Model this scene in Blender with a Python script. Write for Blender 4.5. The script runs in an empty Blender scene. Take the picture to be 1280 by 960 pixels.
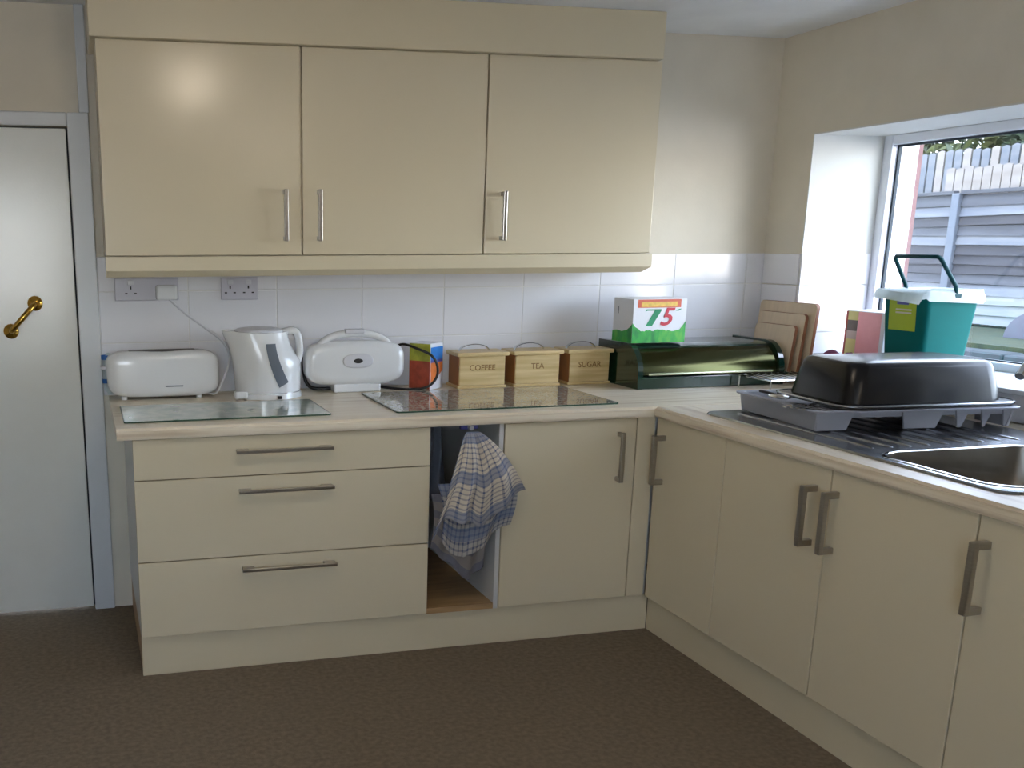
import bpy, bmesh, math, random
from mathutils import Matrix, Vector
random.seed(7)
C = bpy.context.scene.collection
PI = math.pi
S = bpy.context.scene

# ------------------------------------------------------------------ camera
cam_d = bpy.data.cameras.new('camera')
cam = bpy.data.objects.new('camera', cam_d)
C.objects.link(cam)
yaw, pitch, roll = 0.22926, -0.24067, -0.00309
fwd = Vector((math.sin(yaw) * math.cos(pitch), math.cos(yaw) * math.cos(pitch), math.sin(pitch)))
rt = Vector((math.cos(yaw), -math.sin(yaw), 0))
up = rt.cross(fwd)
r2 = rt * math.cos(roll) + up * math.sin(roll)
u2 = up * math.cos(roll) - rt * math.sin(roll)
cam.matrix_world = Matrix(((r2.x, u2.x, -fwd.x, -0.1452), (r2.y, u2.y, -fwd.y, -4.2502),
                           (r2.z, u2.z, -fwd.z, 1.5118), (0, 0, 0, 1)))
cam_d.sensor_width = 36
cam_d.lens = 1279.14 / 1280 * 36
cam_d.shift_x = 235.95 / 1280
cam_d.shift_y = 138.12 / 1280
cam_d.clip_start = 0.05
S.camera = cam

# ------------------------------------------------------------------ sky
world = bpy.data.worlds.new('world')
S.world = world
world.use_nodes = True
wn = world.node_tree
for n in list(wn.nodes):
    wn.nodes.remove(n)
wo = wn.nodes.new('ShaderNodeOutputWorld')
bg = wn.nodes.new('ShaderNodeBackground')
# bright overcast sky: a physical sky seen through a veil of white cloud
sky = wn.nodes.new('ShaderNodeTexSky')
sky.sky_type = 'NISHITA'
sky.sun_disc = False
sky.sun_elevation = math.radians(40)
sky.sun_rotation = math.radians(150)
sky.dust_density = 0.5
veil = wn.nodes.new('ShaderNodeMix')
veil.data_type = 'RGBA'
veil.inputs[0].default_value = 0.8
veil.inputs[7].default_value = (2.62, 2.86, 3.5, 1)
wn.links.new(sky.outputs[0], veil.inputs[6])
wn.links.new(veil.outputs[2], bg.inputs[0])
bg.inputs[1].default_value = 1.08
wn.links.new(bg.outputs[0], wo.inputs[0])


def area(name, loc, rot, sx, sy, portal=True, energy=0, col=(1, 1, 1)):
    l = bpy.data.lights.new(name, 'AREA')
    l.shape = 'RECTANGLE'
    l.size, l.size_y = sx, sy
    l.energy = energy
    l.color = col
    o = bpy.data.objects.new(name, l)
    C.objects.link(o)
    o.location = loc
    o.rotation_euler = rot
    if portal:
        l.cycles.is_portal = True
    return o



S.view_settings.view_transform = 'Standard'
S.view_settings.look = 'None'
S.view_settings.gamma = 1
S.view_settings.use_curve_mapping = False
S.view_settings.exposure = 1.74


# ------------------------------------------------------------------ materials
def lin(c):
    r = []
    for v in c:
        v /= 255
        r.append(v / 12.92 if v <= 0.04045 else ((v + 0.055) / 1.055) ** 2.4)
    return (r[0], r[1], r[2], 1)


class N:
    """small node-tree helper"""
    def __init__(s, name):
        s.m = bpy.data.materials.new(name)
        s.m.use_nodes = True
        s.t = s.m.node_tree
        s.b = s.t.nodes['Principled BSDF']
        s.out = s.t.nodes['Material Output']

    def n(s, typ, **kw):
        x = s.t.nodes.new(typ)
        for k, v in kw.items():
            setattr(x, k, v)
        return x

    def l(s, a, b):
        s.t.links.new(a, b)

    def math(s, op, a, b=None, c=None):
        x = s.n('ShaderNodeMath', operation=op)
        for i, v in enumerate((a, b, c)):
            if v is None:
                continue
            if isinstance(v, (int, float)):
                x.inputs[i].default_value = v
            else:
                s.l(v, x.inputs[i])
        return x.outputs[0]

    def mix(s, f, a, b):
        x = s.n('ShaderNodeMix', data_type='RGBA')
        if isinstance(f, (int, float)):
            x.inputs[0].default_value = f
        else:
            s.l(f, x.inputs[0])
        for i, v in ((6, a), (7, b)):
            if isinstance(v, tuple):
                x.inputs[i].default_value = v
            else:
                s.l(v, x.inputs[i])
        return x.outputs[2]

    def noise(s, scale, detail=3, vec=None, stretch=None):
        tc = s.n('ShaderNodeTexCoord')
        v = vec or tc.outputs['Object']
        if stretch:
            mp = s.n('ShaderNodeMapping')
            mp.inputs['Scale'].default_value = stretch
            s.l(v, mp.inputs[0])
            v = mp.outputs[0]
        x = s.n('ShaderNodeTexNoise')
        x.inputs['Scale'].default_value = scale
        x.inputs['Detail'].default_value = detail
        s.l(v, x.inputs['Vector'])
        return x.outputs['Fac']

    def ramp(s, f, *stops):
        x = s.n('ShaderNodeValToRGB')
        e = x.color_ramp.elements
        while len(e) < len(stops):
            e.new(0.5)
        for i, (p, c) in enumerate(stops):
            e[i].position = p
            e[i].color = c
        s.l(f, x.inputs[0])
        return x.outputs[0]

    def bump(s, h, strength=0.2, dist=0.002):
        x = s.n('ShaderNodeBump')
        x.inputs['Strength'].default_value = strength
        x.inputs['Distance'].default_value = dist
        s.l(h, x.inputs['Height'])
        s.l(x.outputs[0], s.b.inputs['Normal'])


def pm(name, col, rough=0.5, metal=0, var=0.06, scale=6, bump=0, bscale=40, coat=0, spec=0.5, stretch=None):
    k = N(name)
    c = lin(col)
    f = k.noise(scale, 3, stretch=stretch)
    d = tuple(max(0, v * (1 - var)) for v in c[:3]) + (1,)
    e = tuple(min(1, v * (1 + var)) for v in c[:3]) + (1,)
    k.l(k.ramp(f, (0.3, d), (0.7, e)), k.b.inputs['Base Color'])
    k.b.inputs['Roughness'].default_value = rough
    k.b.inputs['Metallic'].default_value = metal
    k.b.inputs['Specular IOR Level'].default_value = spec
    if coat:
        k.b.inputs['Coat Weight'].default_value = coat
        k.b.inputs['Coat Roughness'].default_value = 0.06
    if bump:
        k.bump(k.noise(bscale, 3), bump)
    return k.m


M = {}
M['wall'] = pm('wall_paint', (216, 208, 192), 0.75, var=0.03, bump=0.15, bscale=90)
M['wall2'] = pm('wall_paint_white', (214, 214, 210), 0.7, var=0.02, bump=0.12, bscale=90)
M['ceil'] = pm('ceiling_paint', (232, 234, 236), 0.85, var=0.03, bump=0.5, bscale=25)
M['tile'] = pm('glazed_tile', (226, 225, 229), 0.12, var=0.015, scale=3, bump=0.04, bscale=5)
M['grout'] = pm('grout', (222, 220, 218), 0.9, var=0.05)
M['door'] = pm('door_gloss_paint', (222, 223, 218), 0.17, var=0.02, bump=0.12, bscale=120)
M['trimw'] = pm('gloss_trim_paint', (208, 211, 214), 0.25, var=0.02, bump=0.12, bscale=70)
M['cream'] = pm('cream_gloss_front', (216, 204, 177), 0.21, var=0.012, scale=2, coat=0.0)
M['cream2'] = pm('cream_satin_panel', (215, 203, 175), 0.35, var=0.015, scale=2)
M['carcass'] = pm('white_carcass_board', (205, 205, 203), 0.4, var=0.02)
M['brass'] = pm('polished_brass', (190, 150, 70), 0.18, 1, var=0.05)
M['steel'] = pm('brushed_nickel', (176, 172, 166), 0.28, 1, var=0.05, scale=30, stretch=(1, 1, 8))
M['chrome'] = pm('chrome', (215, 218, 222), 0.08, 1, var=0.02)
M['sinksteel'] = pm('satin_stainless', (168, 172, 178), 0.2, 1, var=0.05, scale=20, stretch=(8, 1, 1), bump=0.03, bscale=60)
M['bowlsteel'] = pm('bowl_stainless', (150, 146, 140), 0.36, 1, var=0.05, scale=20)
M['white'] = pm('white_gloss_plastic', (226, 227, 228), 0.2, var=0.01, coat=0.3)
M['white2'] = pm('white_satin_plastic', (205, 205, 210), 0.4, var=0.02)
M['socket'] = pm('socket_grey_white', (196, 194, 204), 0.35, var=0.03)
M['dark'] = pm('dark_plastic', (28, 27, 28), 0.45, var=0.1)
M['grey'] = pm('smoke_grey_plastic', (105, 112, 122), 0.3, var=0.05)
M['darkslot'] = pm('dark_slot', (70, 66, 62), 0.6, var=0.1)
M['drainer'] = pm('grey_plastic_drainer', (150, 152, 160), 0.38, var=0.03)
M['tin'] = pm('black_enamel', (12, 12, 16), 0.26, var=0.15, bump=0.05, bscale=30, spec=0.4)
M['bread'] = pm('dark_green_enamel', (10, 44, 30), 0.14, var=0.08, coat=0.6)
M['breaddoor'] = pm('green_enamel_gold_reflection', (58, 58, 32), 0.16, 0.85, var=0.10, scale=5, stretch=(1, 4, 4))  # gold in the base colour stands in for mirrored beige on green
M['lip'] = pm('pale_metal_lip', (200, 205, 175), 0.2, 0.8, var=0.03)
M['oak'] = pm('oak_laminate', (168, 136, 96), 0.45, var=0.15, scale=5, stretch=(1, 14, 14))
M['edgewood'] = pm('board_edge_wood', (142, 92, 64), 0.5, var=0.12, scale=8, stretch=(4, 4, 1))
M['boardwood'] = pm('chopping_board_wood', (206, 186, 158), 0.5, var=0.06, scale=7, stretch=(4, 6, 1))
M['teal'] = pm('teal_green_plastic', (0, 86, 84), 0.6, var=0.04, spec=0.12)
M['tealdark'] = pm('dark_teal_plastic', (6, 60, 66), 0.5, var=0.05, spec=0.2)
M['lime'] = pm('lime_label', (160, 178, 40), 0.5, var=0.06)
M['violet'] = pm('violet_print', (86, 88, 160), 0.5, var=0.05)
M['pale'] = pm('pale_print', (200, 190, 180), 0.5, var=0.05)
M['pink'] = pm('pink_card', (255, 184, 190), 0.5, var=0.08, scale=12)
M['yellowc'] = pm('yellow_green_card', (222, 220, 146), 0.5, var=0.06)
M['greyc'] = pm('grey_print', (112, 108, 100), 0.5, var=0.15, scale=20)
M['purple'] = pm('purple_cloth', (120, 60, 96), 0.85, var=0.2, scale=20, bump=0.4, bscale=80)
M['card'] = pm('white_card', (228, 229, 234), 0.4, var=0.01)
M['redp'] = pm('red_print', (196, 40, 60), 0.45, var=0.06)
M['greenp'] = pm('green_print', (0, 140, 92), 0.45, var=0.06)
M['banner'] = pm('orange_red_print', (206, 92, 60), 0.45, var=0.05)
M['banner2'] = pm('yellow_print', (226, 186, 84), 0.45, var=0.18, scale=60)
M['bluep'] = pm('blue_print', (30, 120, 200), 0.4, var=0.12, scale=25)
M['ygreen'] = pm('yellow_green_print', (168, 172, 60), 0.4, var=0.25, scale=30)
M['orangep'] = pm('orange_print', (222, 120, 56), 0.4, var=0.2, scale=22)
M['redbrown'] = pm('red_brown_print', (170, 74, 52), 0.4, var=0.3, scale=25)
M['engrave'] = pm('burnt_lettering', (140, 104, 56), 0.6, var=0.08)
M['upvc'] = pm('white_upvc', (226, 230, 238), 0.25, var=0.01)
M['gasket'] = pm('dark_gasket', (40, 52, 62), 0.6)
M['brick'] = pm('pink_brick', (101, 71, 70), 0.85, var=0.12, scale=14, bump=0.3, bscale=40)
M['post'] = pm('concrete_post', (67, 73, 82), 0.8, var=0.08, scale=10)
M['stone'] = pm('blue_grey_stone', (25, 33, 39), 0.8, var=0.3, scale=4, bump=0.5, bscale=12)
M['greycover'] = pm('grey_cover', (57, 57, 70), 0.6, var=0.1)
M['bark'] = pm('bark', (110, 98, 84), 0.85, var=0.2, scale=12)
M['bagfilm'] = pm('bag_print_blue', (40, 100, 170), 0.35, var=0.1)


def canister_wood():
    k = N('pale_varnished_wood')
    f = k.noise(4, 3, stretch=(1.2, 9, 16))
    k.l(k.ramp(f, (0.3, lin((200, 172, 118))), (0.7, lin((224, 200, 150)))), k.b.inputs['Base Color'])
    k.b.inputs['Roughness'].default_value = 0.4
    return k.m


M['canwood'] = canister_wood()
M['canside'] = pm('reddish_wood_side', (164, 110, 66), 0.45, var=0.1, scale=5, stretch=(8, 2, 2))


def worktop_mat(along):
    k = N('striped_worktop_' + along)
    tc = k.n('ShaderNodeTexCoord')
    sp = k.n('ShaderNodeSeparateXYZ')
    k.l(tc.outputs['Object'], sp.inputs[0])
    st = (0.5, 9, 14) if along == 'x' else (9, 0.5, 14)
    f = k.noise(3.2, 4, stretch=st)
    f2 = k.noise(9, 3, stretch=st)
    c = k.ramp(f, (0.3, lin((206, 188, 162))), (0.45, lin((232, 219, 196))), (0.62, lin((240, 230, 210))), (0.75, lin((214, 197, 172))))
    c = k.mix(k.math('MULTIPLY', f2, 0.3), c, lin((206, 184, 158)))
    k.l(c, k.b.inputs['Base Color'])
    k.b.inputs['Roughness'].default_value = 0.3
    return k.m


M['wtx'] = worktop_mat('x')
M['wty'] = worktop_mat('y')


def carpet_mat():
    k = N('carpet')
    f = k.noise(55, 4)
    g = k.noise(2.2, 3)
    h = k.noise(300, 2)
    c = k.ramp(f, (0.32, lin((112, 100, 86))), (0.68, lin((138, 124, 107))))
    c = k.mix(k.math('MULTIPLY', g, 0.5), c, lin((128, 117, 101)))
    k.l(c, k.b.inputs['Base Color'])
    k.b.inputs['Roughness'].default_value = 0.95
    k.b.inputs['Specular IOR Level'].default_value = 0.1
    k.bump(k.math('ADD', f, h), 0.5, 0.004)
    return k.m


M['carpet'] = carpet_mat()


def glass_mat(name, tint=(1, 1, 1, 1), refl=1.0):
    k = N(name)
    k.t.nodes.remove(k.b)
    tr = k.n('ShaderNodeBsdfTransparent')
    tr.inputs[0].default_value = tint
    gl = k.n('ShaderNodeBsdfGlossy')
    gl.inputs['Roughness'].default_value = 0.02
    fr = k.n('ShaderNodeLayerWeight')
    fr.inputs[0].default_value = 0.5
    mx = k.n('ShaderNodeMixShader')
    k.l(k.math('MULTIPLY_ADD', k.math('POWER', fr.outputs['Facing'], 5), 0.9 * refl, 0.04 * refl), mx.inputs[0])
    k.l(tr.outputs[0], mx.inputs[1])
    k.l(gl.outputs[0], mx.inputs[2])
    k.l(mx.outputs[0], k.out.inputs[0])
    return k.m


M['pane'] = glass_mat('window_glass', (0.96, 0.98, 0.98, 1))


def glassboard_mat(name, mottle):
    k = N(name)
    k.b.inputs['Roughness'].default_value = 0.06
    if mottle:
        f = k.noise(90, 3)
        c = k.ramp(f, (0.35, lin((126, 124, 116))), (0.65, lin((206, 198, 180))))
    else:
        f = k.noise(14, 3)
        c = k.ramp(f, (0.4, lin((170, 182, 172))), (0.62, lin((190, 196, 184))), (0.72, lin((120, 160, 130))))
    k.l(c, k.b.inputs['Base Color'])
    k.b.inputs['Coat Weight'].default_value = 0.45
    k.b.inputs['Coat Roughness'].default_value = 0.02
    k.b.inputs['Specular IOR Level'].default_value = 0.5
    return k.m


M['gb1'] = glassboard_mat('clear_glass_board', False)
M['gb2'] = glassboard_mat('mottled_glass_board', True)
M['gbedge'] = pm('green_glass_edge', (60, 86, 72), 0.15, var=0.05)


def grass_box_mat():
    k = N('grass_print')
    f = k.noise(26, 4, stretch=(1, 1, 0.5))
    k.l(k.ramp(f, (0.3, lin((0, 120, 60))), (0.5, lin((48, 170, 66))), (0.7, lin((110, 196, 70)))), k.b.inputs['Base Color'])
    k.b.inputs['Roughness'].default_value = 0.4
    return k.m


M['grassp'] = grass_box_mat()


def film_mat():
    k = N('thin_white_film')
    k.b.inputs['Base Color'].default_value = lin((222, 232, 234))
    k.b.inputs['Roughness'].default_value = 0.35
    tl = k.n('ShaderNodeBsdfTranslucent')
    tl.inputs[0].default_value = lin((222, 232, 234))
    tr = k.n('ShaderNodeBsdfTransparent')
    m1 = k.n('ShaderNodeMixShader')
    m1.inputs[0].default_value = 0.45
    k.l(k.b.outputs[0], m1.inputs[1])
    k.l(tl.outputs[0], m1.inputs[2])
    m2 = k.n('ShaderNodeMixShader')
    f = k.noise(20, 2)
    k.l(k.math('MULTIPLY', f, 0.4), m2.inputs[0])
    k.l(m1.outputs[0], m2.inputs[1])
    k.l(tr.outputs[0], m2.inputs[2])
    k.l(m2.outputs[0], k.out.inputs[0])
    return k.m


M['film'] = film_mat()


def towel_mat(name, base, ink, su, sv, wu, wv, band=None):
    k = N(name)
    uv = k.n('ShaderNodeUVMap')
    sp = k.n('ShaderNodeSeparateXYZ')
    k.l(uv.outputs[0], sp.inputs[0])
    a = k.math('LESS_THAN', k.math('FRACT', k.math('MULTIPLY', sp.outputs[0], su)), wu)
    b = k.math('LESS_THAN', k.math('FRACT', k.math('MULTIPLY', sp.outputs[1], sv)), wv)
    f = k.math('MULTIPLY', k.math('ADD', a, b), 0.5)
    c = k.mix(f, lin(base), lin(ink))
    if band:
        d = k.math('LESS_THAN', k.math('FRACT', k.math('MULTIPLY', sp.outputs[1], band)), 0.3)
        c = k.mix(k.math('MULTIPLY', d, 0.6), c, lin((74, 98, 140)))
    nz = k.noise(60, 2)
    c = k.mix(k.math('MULTIPLY', nz, 0.25), c, lin((150, 146, 138)))
    k.l(c, k.b.inputs['Base Color'])
    k.b.inputs['Roughness'].default_value = 0.9
    k.bump(k.noise(150, 2), 0.4, 0.002)
    return k.m


M['towela'] = towel_mat('blue_check_towel', (208, 196, 178), (74, 84, 120), 9, 18, 0.22, 0.34, 2.3)
M['towelb'] = towel_mat('fine_check_towel', (176, 170, 164), (58, 72, 110), 16, 11, 0.30, 0.36, 1.6)
M['towelc'] = towel_mat('wide_stripe_towel', (140, 132, 128), (64, 74, 112), 1, 3.4, 0.0, 0.45)
M['toweld'] = pm('grey_towel', (96, 100, 110), 0.95, var=0.15, bump=0.4, bscale=80)


def fence_wood(name, a, b):
    k = N(name)
    f = k.noise(2.2, 4, stretch=(4, 0.6, 5))
    k.l(k.ramp(f, (0.3, lin(a)), (0.7, lin(b))), k.b.inputs['Base Color'])
    k.b.inputs['Roughness'].default_value = 0.85
    return k.m


M['fdark'] = fence_wood('weathered_board_dark', (23, 23, 29), (36, 36, 42))
M['fmid'] = fence_wood('weathered_board_mid', (36, 38, 44), (56, 58, 64))
M['flight'] = fence_wood('weathered_board_pale', (65, 69, 78), (90, 92, 95))
M['fwhite'] = fence_wood('bleached_board', (87, 94, 97), (109, 109, 108))
M['picketp'] = fence_wood('pale_picket', (92, 86, 80), (108, 103, 99))  # pale and grey picket tones stand in for sunlight and shadow
M['picketg'] = fence_wood('grey_picket', (57, 64, 73), (86, 87, 90))


def lawn_mat():
    k = N('lawn')
    f = k.noise(8, 4)
    k.l(k.ramp(f, (0.3, lin((20, 30, 9))), (0.7, lin((40, 46, 18)))), k.b.inputs['Base Color'])
    k.b.inputs['Roughness'].default_value = 0.95
    k.bump(k.noise(60, 3), 0.6, 0.02)
    return k.m


M['lawn'] = lawn_mat()


def leaf_mat(name, a, b):
    k = N(name)
    oi = k.n('ShaderNodeNewGeometry')
    k.l(k.ramp(oi.outputs['Random Per Island'], (0.0, lin(a)), (1.0, lin(b))), k.b.inputs['Base Color'])
    k.b.inputs['Roughness'].default_value = 0.6
    return k.m


M['leafa'] = leaf_mat('leaf_green', (28, 43, 22), (81, 86, 43))
M['leafb'] = leaf_mat('leaf_dark', (22, 37, 30), (58, 71, 47))


def lamp_mat():
    k = N('lamp_glass')
    k.b.inputs['Base Color'].default_value = (1, 0.9, 0.75, 1)
    k.b.inputs['Emission Color'].default_value = (1.0, 0.85, 0.66, 1)
    k.b.inputs['Emission Strength'].default_value = 7.8
    return k.m


M['lamp'] = lamp_mat()

# ------------------------------------------------------------------ builders
ORG = {}


def mesh_of(name, bm, mat, smooth=False):
    me = bpy.data.meshes.new(name)
    bmesh.ops.recalc_face_normals(bm, faces=bm.faces)
    bm.to_mesh(me)
    bm.free()
    for m in (mat if isinstance(mat, (list, tuple)) else [mat]):
        me.materials.append(m)
    if smooth:
        for p in me.polygons:
            p.use_smooth = True
    return me


def obj(name, bm, mat, parent=None, smooth=False, label=None, auto=None):
    """one mesh object; coordinates are world unless the parent is an Empty, then shifted to it"""
    me = mesh_of(name, bm, mat, smooth)
    o = bpy.data.objects.new(name, me)
    C.objects.link(o)
    if parent is not None:
        o.parent = parent
        off = ORG.get(parent.name, Vector((0, 0, 0)))
        me.transform(Matrix.Translation(-off))
        ORG[o.name] = off
    if auto:
        me.shade_smooth()
        md = o.modifiers.new('edges', 'EDGE_SPLIT')
        md.split_angle = math.radians(auto)
    if label:
        o['label'] = label
    return o


def tag(o, label, cat, group=None):
    o['label'] = label
    o['category'] = cat
    if group:
        o['group'] = group
    return o


def thing(name, label, cat, loc, group=None):
    o = bpy.data.objects.new(name, None)
    o.empty_display_size = 0.05
    C.objects.link(o)
    o.location = loc
    ORG[o.name] = Vector(loc)
    return tag(o, label, cat, group)


def struct(name, bm, mat, **kw):
    o = obj(name, bm, mat, **kw)
    if o.parent is None:
        o['kind'] = 'structure'
    return o


def B():
    return bmesh.new()


def box(bm, x0, x1, y0, y1, z0, z1, b=0, seg=2):
    r = bmesh.ops.create_cube(bm, size=1)
    vs = r['verts']
    for v in vs:
        v.co = Vector(((x0 + x1) / 2 + v.co.x * (x1 - x0), (y0 + y1) / 2 + v.co.y * (y1 - y0), (z0 + z1) / 2 + v.co.z * (z1 - z0)))
    if b:
        es = list({e for v in vs for e in v.link_edges})
        bmesh.ops.bevel(bm, geom=es, offset=b, segments=seg, affect='EDGES', profile=0.5)
    return bm


def BX(*a, **k):
    return box(B(), *a, **k)


def loft(bm, rings, closed=True, cap0=True, cap1=True):
    vr = [[bm.verts.new(p) for p in r] for r in rings]
    n = len(rings[0])
    for a, b in zip(vr, vr[1:]):
        for i in range(n if closed else n - 1):
            j = (i + 1) % n
            bm.faces.new((a[i], a[j], b[j], b[i]))
    if cap0:
        bm.faces.new(list(reversed(vr[0])))
    if cap1:
        bm.faces.new(vr[-1])
    return vr


def tube(bm, pts, r, n=8, sq=1.0, caps=True):
    pts = [Vector(p) for p in pts]
    rings = []
    ref = Vector((0, 0, 1))
    t0 = (pts[1] - pts[0]).normalized()
    if abs(t0.dot(ref)) > 0.9:
        ref = Vector((1, 0, 0))
    nrm = (ref - t0 * ref.dot(t0)).normalized()
    for i, p in enumerate(pts):
        a = pts[max(0, i - 1)]
        b = pts[min(len(pts) - 1, i + 1)]
        t = (b - a).normalized()
        nrm = (nrm - t * nrm.dot(t)).normalized()
        bn = t.cross(nrm)
        rr = r[i] if isinstance(r, (list, tuple)) else r
        rings.append([p + nrm * math.cos(2 * PI * k / n) * rr + bn * math.sin(2 * PI * k / n) * rr * sq for k in range(n)])
    loft(bm, rings, cap0=caps, cap1=caps)
    return bm


def curve(pts, n=6):
    """Catmull-Rom through pts"""
    P = [Vector(p) for p in pts]
    P = [P[0] * 2 - P[1]] + P + [P[-1] * 2 - P[-2]]
    out = []
    for i in range(1, len(P) - 2):
        a, b, c, d = P[i - 1:i + 3]
        for k in range(n):
            t = k / n
            out.append(0.5 * ((2 * b) + (c - a) * t + (2 * a - 5 * b + 4 * c - d) * t * t + (3 * b - a - 3 * c + d) * t ** 3))
    out.append(P[-2])
    return out


def cyl(bm, x, y, z0, z1, r0, r1=None, n=20):
    r1 = r0 if r1 is None else r1
    loft(bm, [[Vector((x + r * math.cos(2 * PI * k / n), y + r * math.sin(2 * PI * k / n), z)) for k in range(n)] for z, r in ((z0, r0), (z1, r1))])
    return bm


def sphere(bm, c, rx, ry, rz, e=1.0, u=24, v=14):
    """super-ellipsoid: e < 1 gives a rounded box"""
    r = bmesh.ops.create_uvsphere(bm, u_segments=u, v_segments=v, radius=1)

    def f(t):
        return math.copysign(abs(t) ** e, t)
    for w in r['verts']:
        th = math.atan2(w.co.y, w.co.x)
        ph = math.asin(max(-1, min(1, w.co.z)))
        w.co = Vector((c[0] + rx * f(math.cos(ph)) * f(math.cos(th)), c[1] + ry * f(math.cos(ph)) * f(math.sin(th)), c[2] + rz * f(math.sin(ph))))
    return bm


def rrect(cx, cy, hx, hy, r, z, n=5):
    out = []
    for sx, sy, a0 in ((1, 1, 0), (-1, 1, PI / 2), (-1, -1, PI), (1, -1, 3 * PI / 2)):
        for k in range(n + 1):
            a = a0 + PI / 2 * k / n
            out.append(Vector((cx + sx * (hx - r) + r * math.cos(a), cy + sy * (hy - r) + r * math.sin(a), z)))
    return out


def text_mesh(name, body, size, mat, parent, mtx, shear=0, offset=0, ext=0.0006):
    cu = bpy.data.curves.new(name, 'FONT')
    cu.body = body
    cu.size = size
    cu.shear = shear
    cu.offset = offset
    cu.extrude = ext
    cu.align_x = 'CENTER'
    cu.align_y = 'CENTER'
    cu.resolution_u = 3
    t = bpy.data.objects.new(name + '_src', cu)
    C.objects.link(t)
    me = bpy.data.meshes.new_from_object(t.evaluated_get(bpy.context.evaluated_depsgraph_get()))
    bpy.data.objects.remove(t)
    bpy.data.curves.remove(cu)
    me.name = name
    me.transform(mtx)
    me.transform(Matrix.Translation(-ORG.get(parent.name, Vector((0, 0, 0)))))
    me.materials.clear()
    me.materials.append(mat)
    o = bpy.data.objects.new(name, me)
    C.objects.link(o)
    o.parent = parent
    return o


RX90 = Matrix.Rotation(PI / 2, 4, 'X')            # text upright, facing -y

# ------------------------------------------------------------------ room shell
H = 2.38
XR = 2.936
struct('floor', BX(-2.0, 3.0, -6.5, 0.1, -0.05, 0), M['carpet'])
struct('ceiling', BX(-2.1, 3.5, -6.6, 0.1, H, H + 0.1), M['ceil'])
DL, DR, DT = -0.93, -0.155, 1.948                  # door opening
bm = B()
box(bm, DR, 3.5, 0, 0.12, 0, H)
box(bm, -2.1, DL, 0, 0.12, 0, H)
box(bm, DL, DR, 0, 0.12, DT, H)
wall_back = struct('wall_back', bm, M['wall'])
# right wall with the window opening
WY0, WY1, WZ0, WZ1 = -2.1, -0.255, 1.02, 1.960
XG = 3.312
bm = B()
box(bm, XR, 3.42, WY1, 0, 0, H)
box(bm, 3.42, 3.5, -0.165, 0, 0, H)
box(bm, XR, 3.5, -6.5, WY0, 0, H)
box(bm, XR, 3.5, WY0, WY1, 0, WZ0)
box(bm, XR, 3.5, WY0, WY1, WZ1, H)
wall_right = struct('wall_right', bm, M['wall'])
bm = B()
box(bm, XR - 0.002, XG, WY1 - 0.006, WY1, WZ0, WZ1)
box(bm, XR - 0.002, XG, WY0, WY1 - 0.006, WZ1 - 0.006, WZ1)
struct('trim_1', bm, M['wall2'], label='white plastered window reveal').parent = wall_right
struct('wall_left', BX(-2.1, -2.0, -6.5, 0, 0, H), M['wall'])
bm = B()
RX0, RX1, RZ0, RZ1 = -1.80, -0.25, 0.85, 2.1
box(bm, -2.1, RX0, -6.6, -6.5, 0, H)
box(bm, RX1, 3.5, -6.6, -6.5, 0, H)
box(bm, RX0, RX1, -6.6, -6.5, 0, RZ0)
box(bm, RX0, RX1, -6.6, -6.5, RZ1, H)
struct('wall_rear', bm, M['wall'])
bm = B()
for a in (RX0, RX1 - 0.05, (RX0 + RX1) / 2 - 0.03):
    box(bm, a, a + 0.05, -6.58, -6.52, RZ0, RZ1)
for a in (RZ0, RZ1 - 0.05):
    box(bm, RX0, RX1, -6.58, -6.52, a, a + 0.05)
w2 = struct('window_2', bm, M['upvc'])
obj('pane', BX(RX0 + 0.05, RX1 - 0.05, -6.553, -6.549, RZ0 + 0.05, RZ1 - 0.05), M['pane'], w2)

# window_1
bm = B()
fw = 0.055
X0, X1 = 3.285, 3.36
box(bm, X0, X1, WY1 - fw, WY1 - 0.006, WZ0, WZ1, 0.004)
box(bm, X0, X1, WY0, WY0 + fw, WZ0, WZ1, 0.004)
box(bm, X0, X1, WY0 + fw, WY1 - fw, WZ1 - 0.045, WZ1 - 0.006, 0.004)
box(bm, X0, X1, WY0 + fw, WY1 - fw, WZ0, WZ0 + 0.038, 0.004)
w1 = struct('window_1', bm, M['upvc'])
ya, yb, za, zb = WY0 + fw, WY1 - fw, WZ0 + 0.038, WZ1 - 0.045
bm = B()
g = 0.009
box(bm, 3.315, 3.33, yb - g, yb, za, zb)
box(bm, 3.315, 3.33, ya, ya + g, za, zb)
box(bm, 3.315, 3.33, ya + g, yb - g, zb - g, zb)
box(bm, 3.315, 3.33, ya + g, yb - g, za, za + 0.005)
obj('gasket', bm, M['gasket'], w1, label='dark rubber gasket')
obj('pane', BX(3.32, 3.325, ya + g, yb - g, za + 0.005, zb - g), M['pane'], w1)
bm = B()
box(bm, 3.365, 3.40, -0.306, -0.270, za - 0.03, zb + 0.03, 0.004)
box(bm, 3.43, 3.47, -0.260, -0.225, za - 0.03, zb + 0.03, 0.004)
obj('outer_trim', bm, M['upvc'], w1)
obj('brick_reveal', BX(3.502, 3.60, -0.140, 0.10, -0.4, 2.4), M['brick'], w1, label='pinkish brick edge outside the glass')
obj('window_sill', BX(XR - 0.03, X0 + 0.004, WY0 + 0.002, WY1 - 0.008, WZ0 - 0.012, WZ0 + 0.006, 0.004), M['trimw'], w1)

# tiles on the back wall: each one an object sharing one mesh
TW, TH, TT = 0.3655, 0.204, 0.008


def tile_mesh(w, h):
    return mesh_of('tile', BX(0.0015, w - 0.0015, -TT, 0.002, 0.0015, h - 0.0015, 0.002, 1), M['tile'])


tcache = {}


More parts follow.
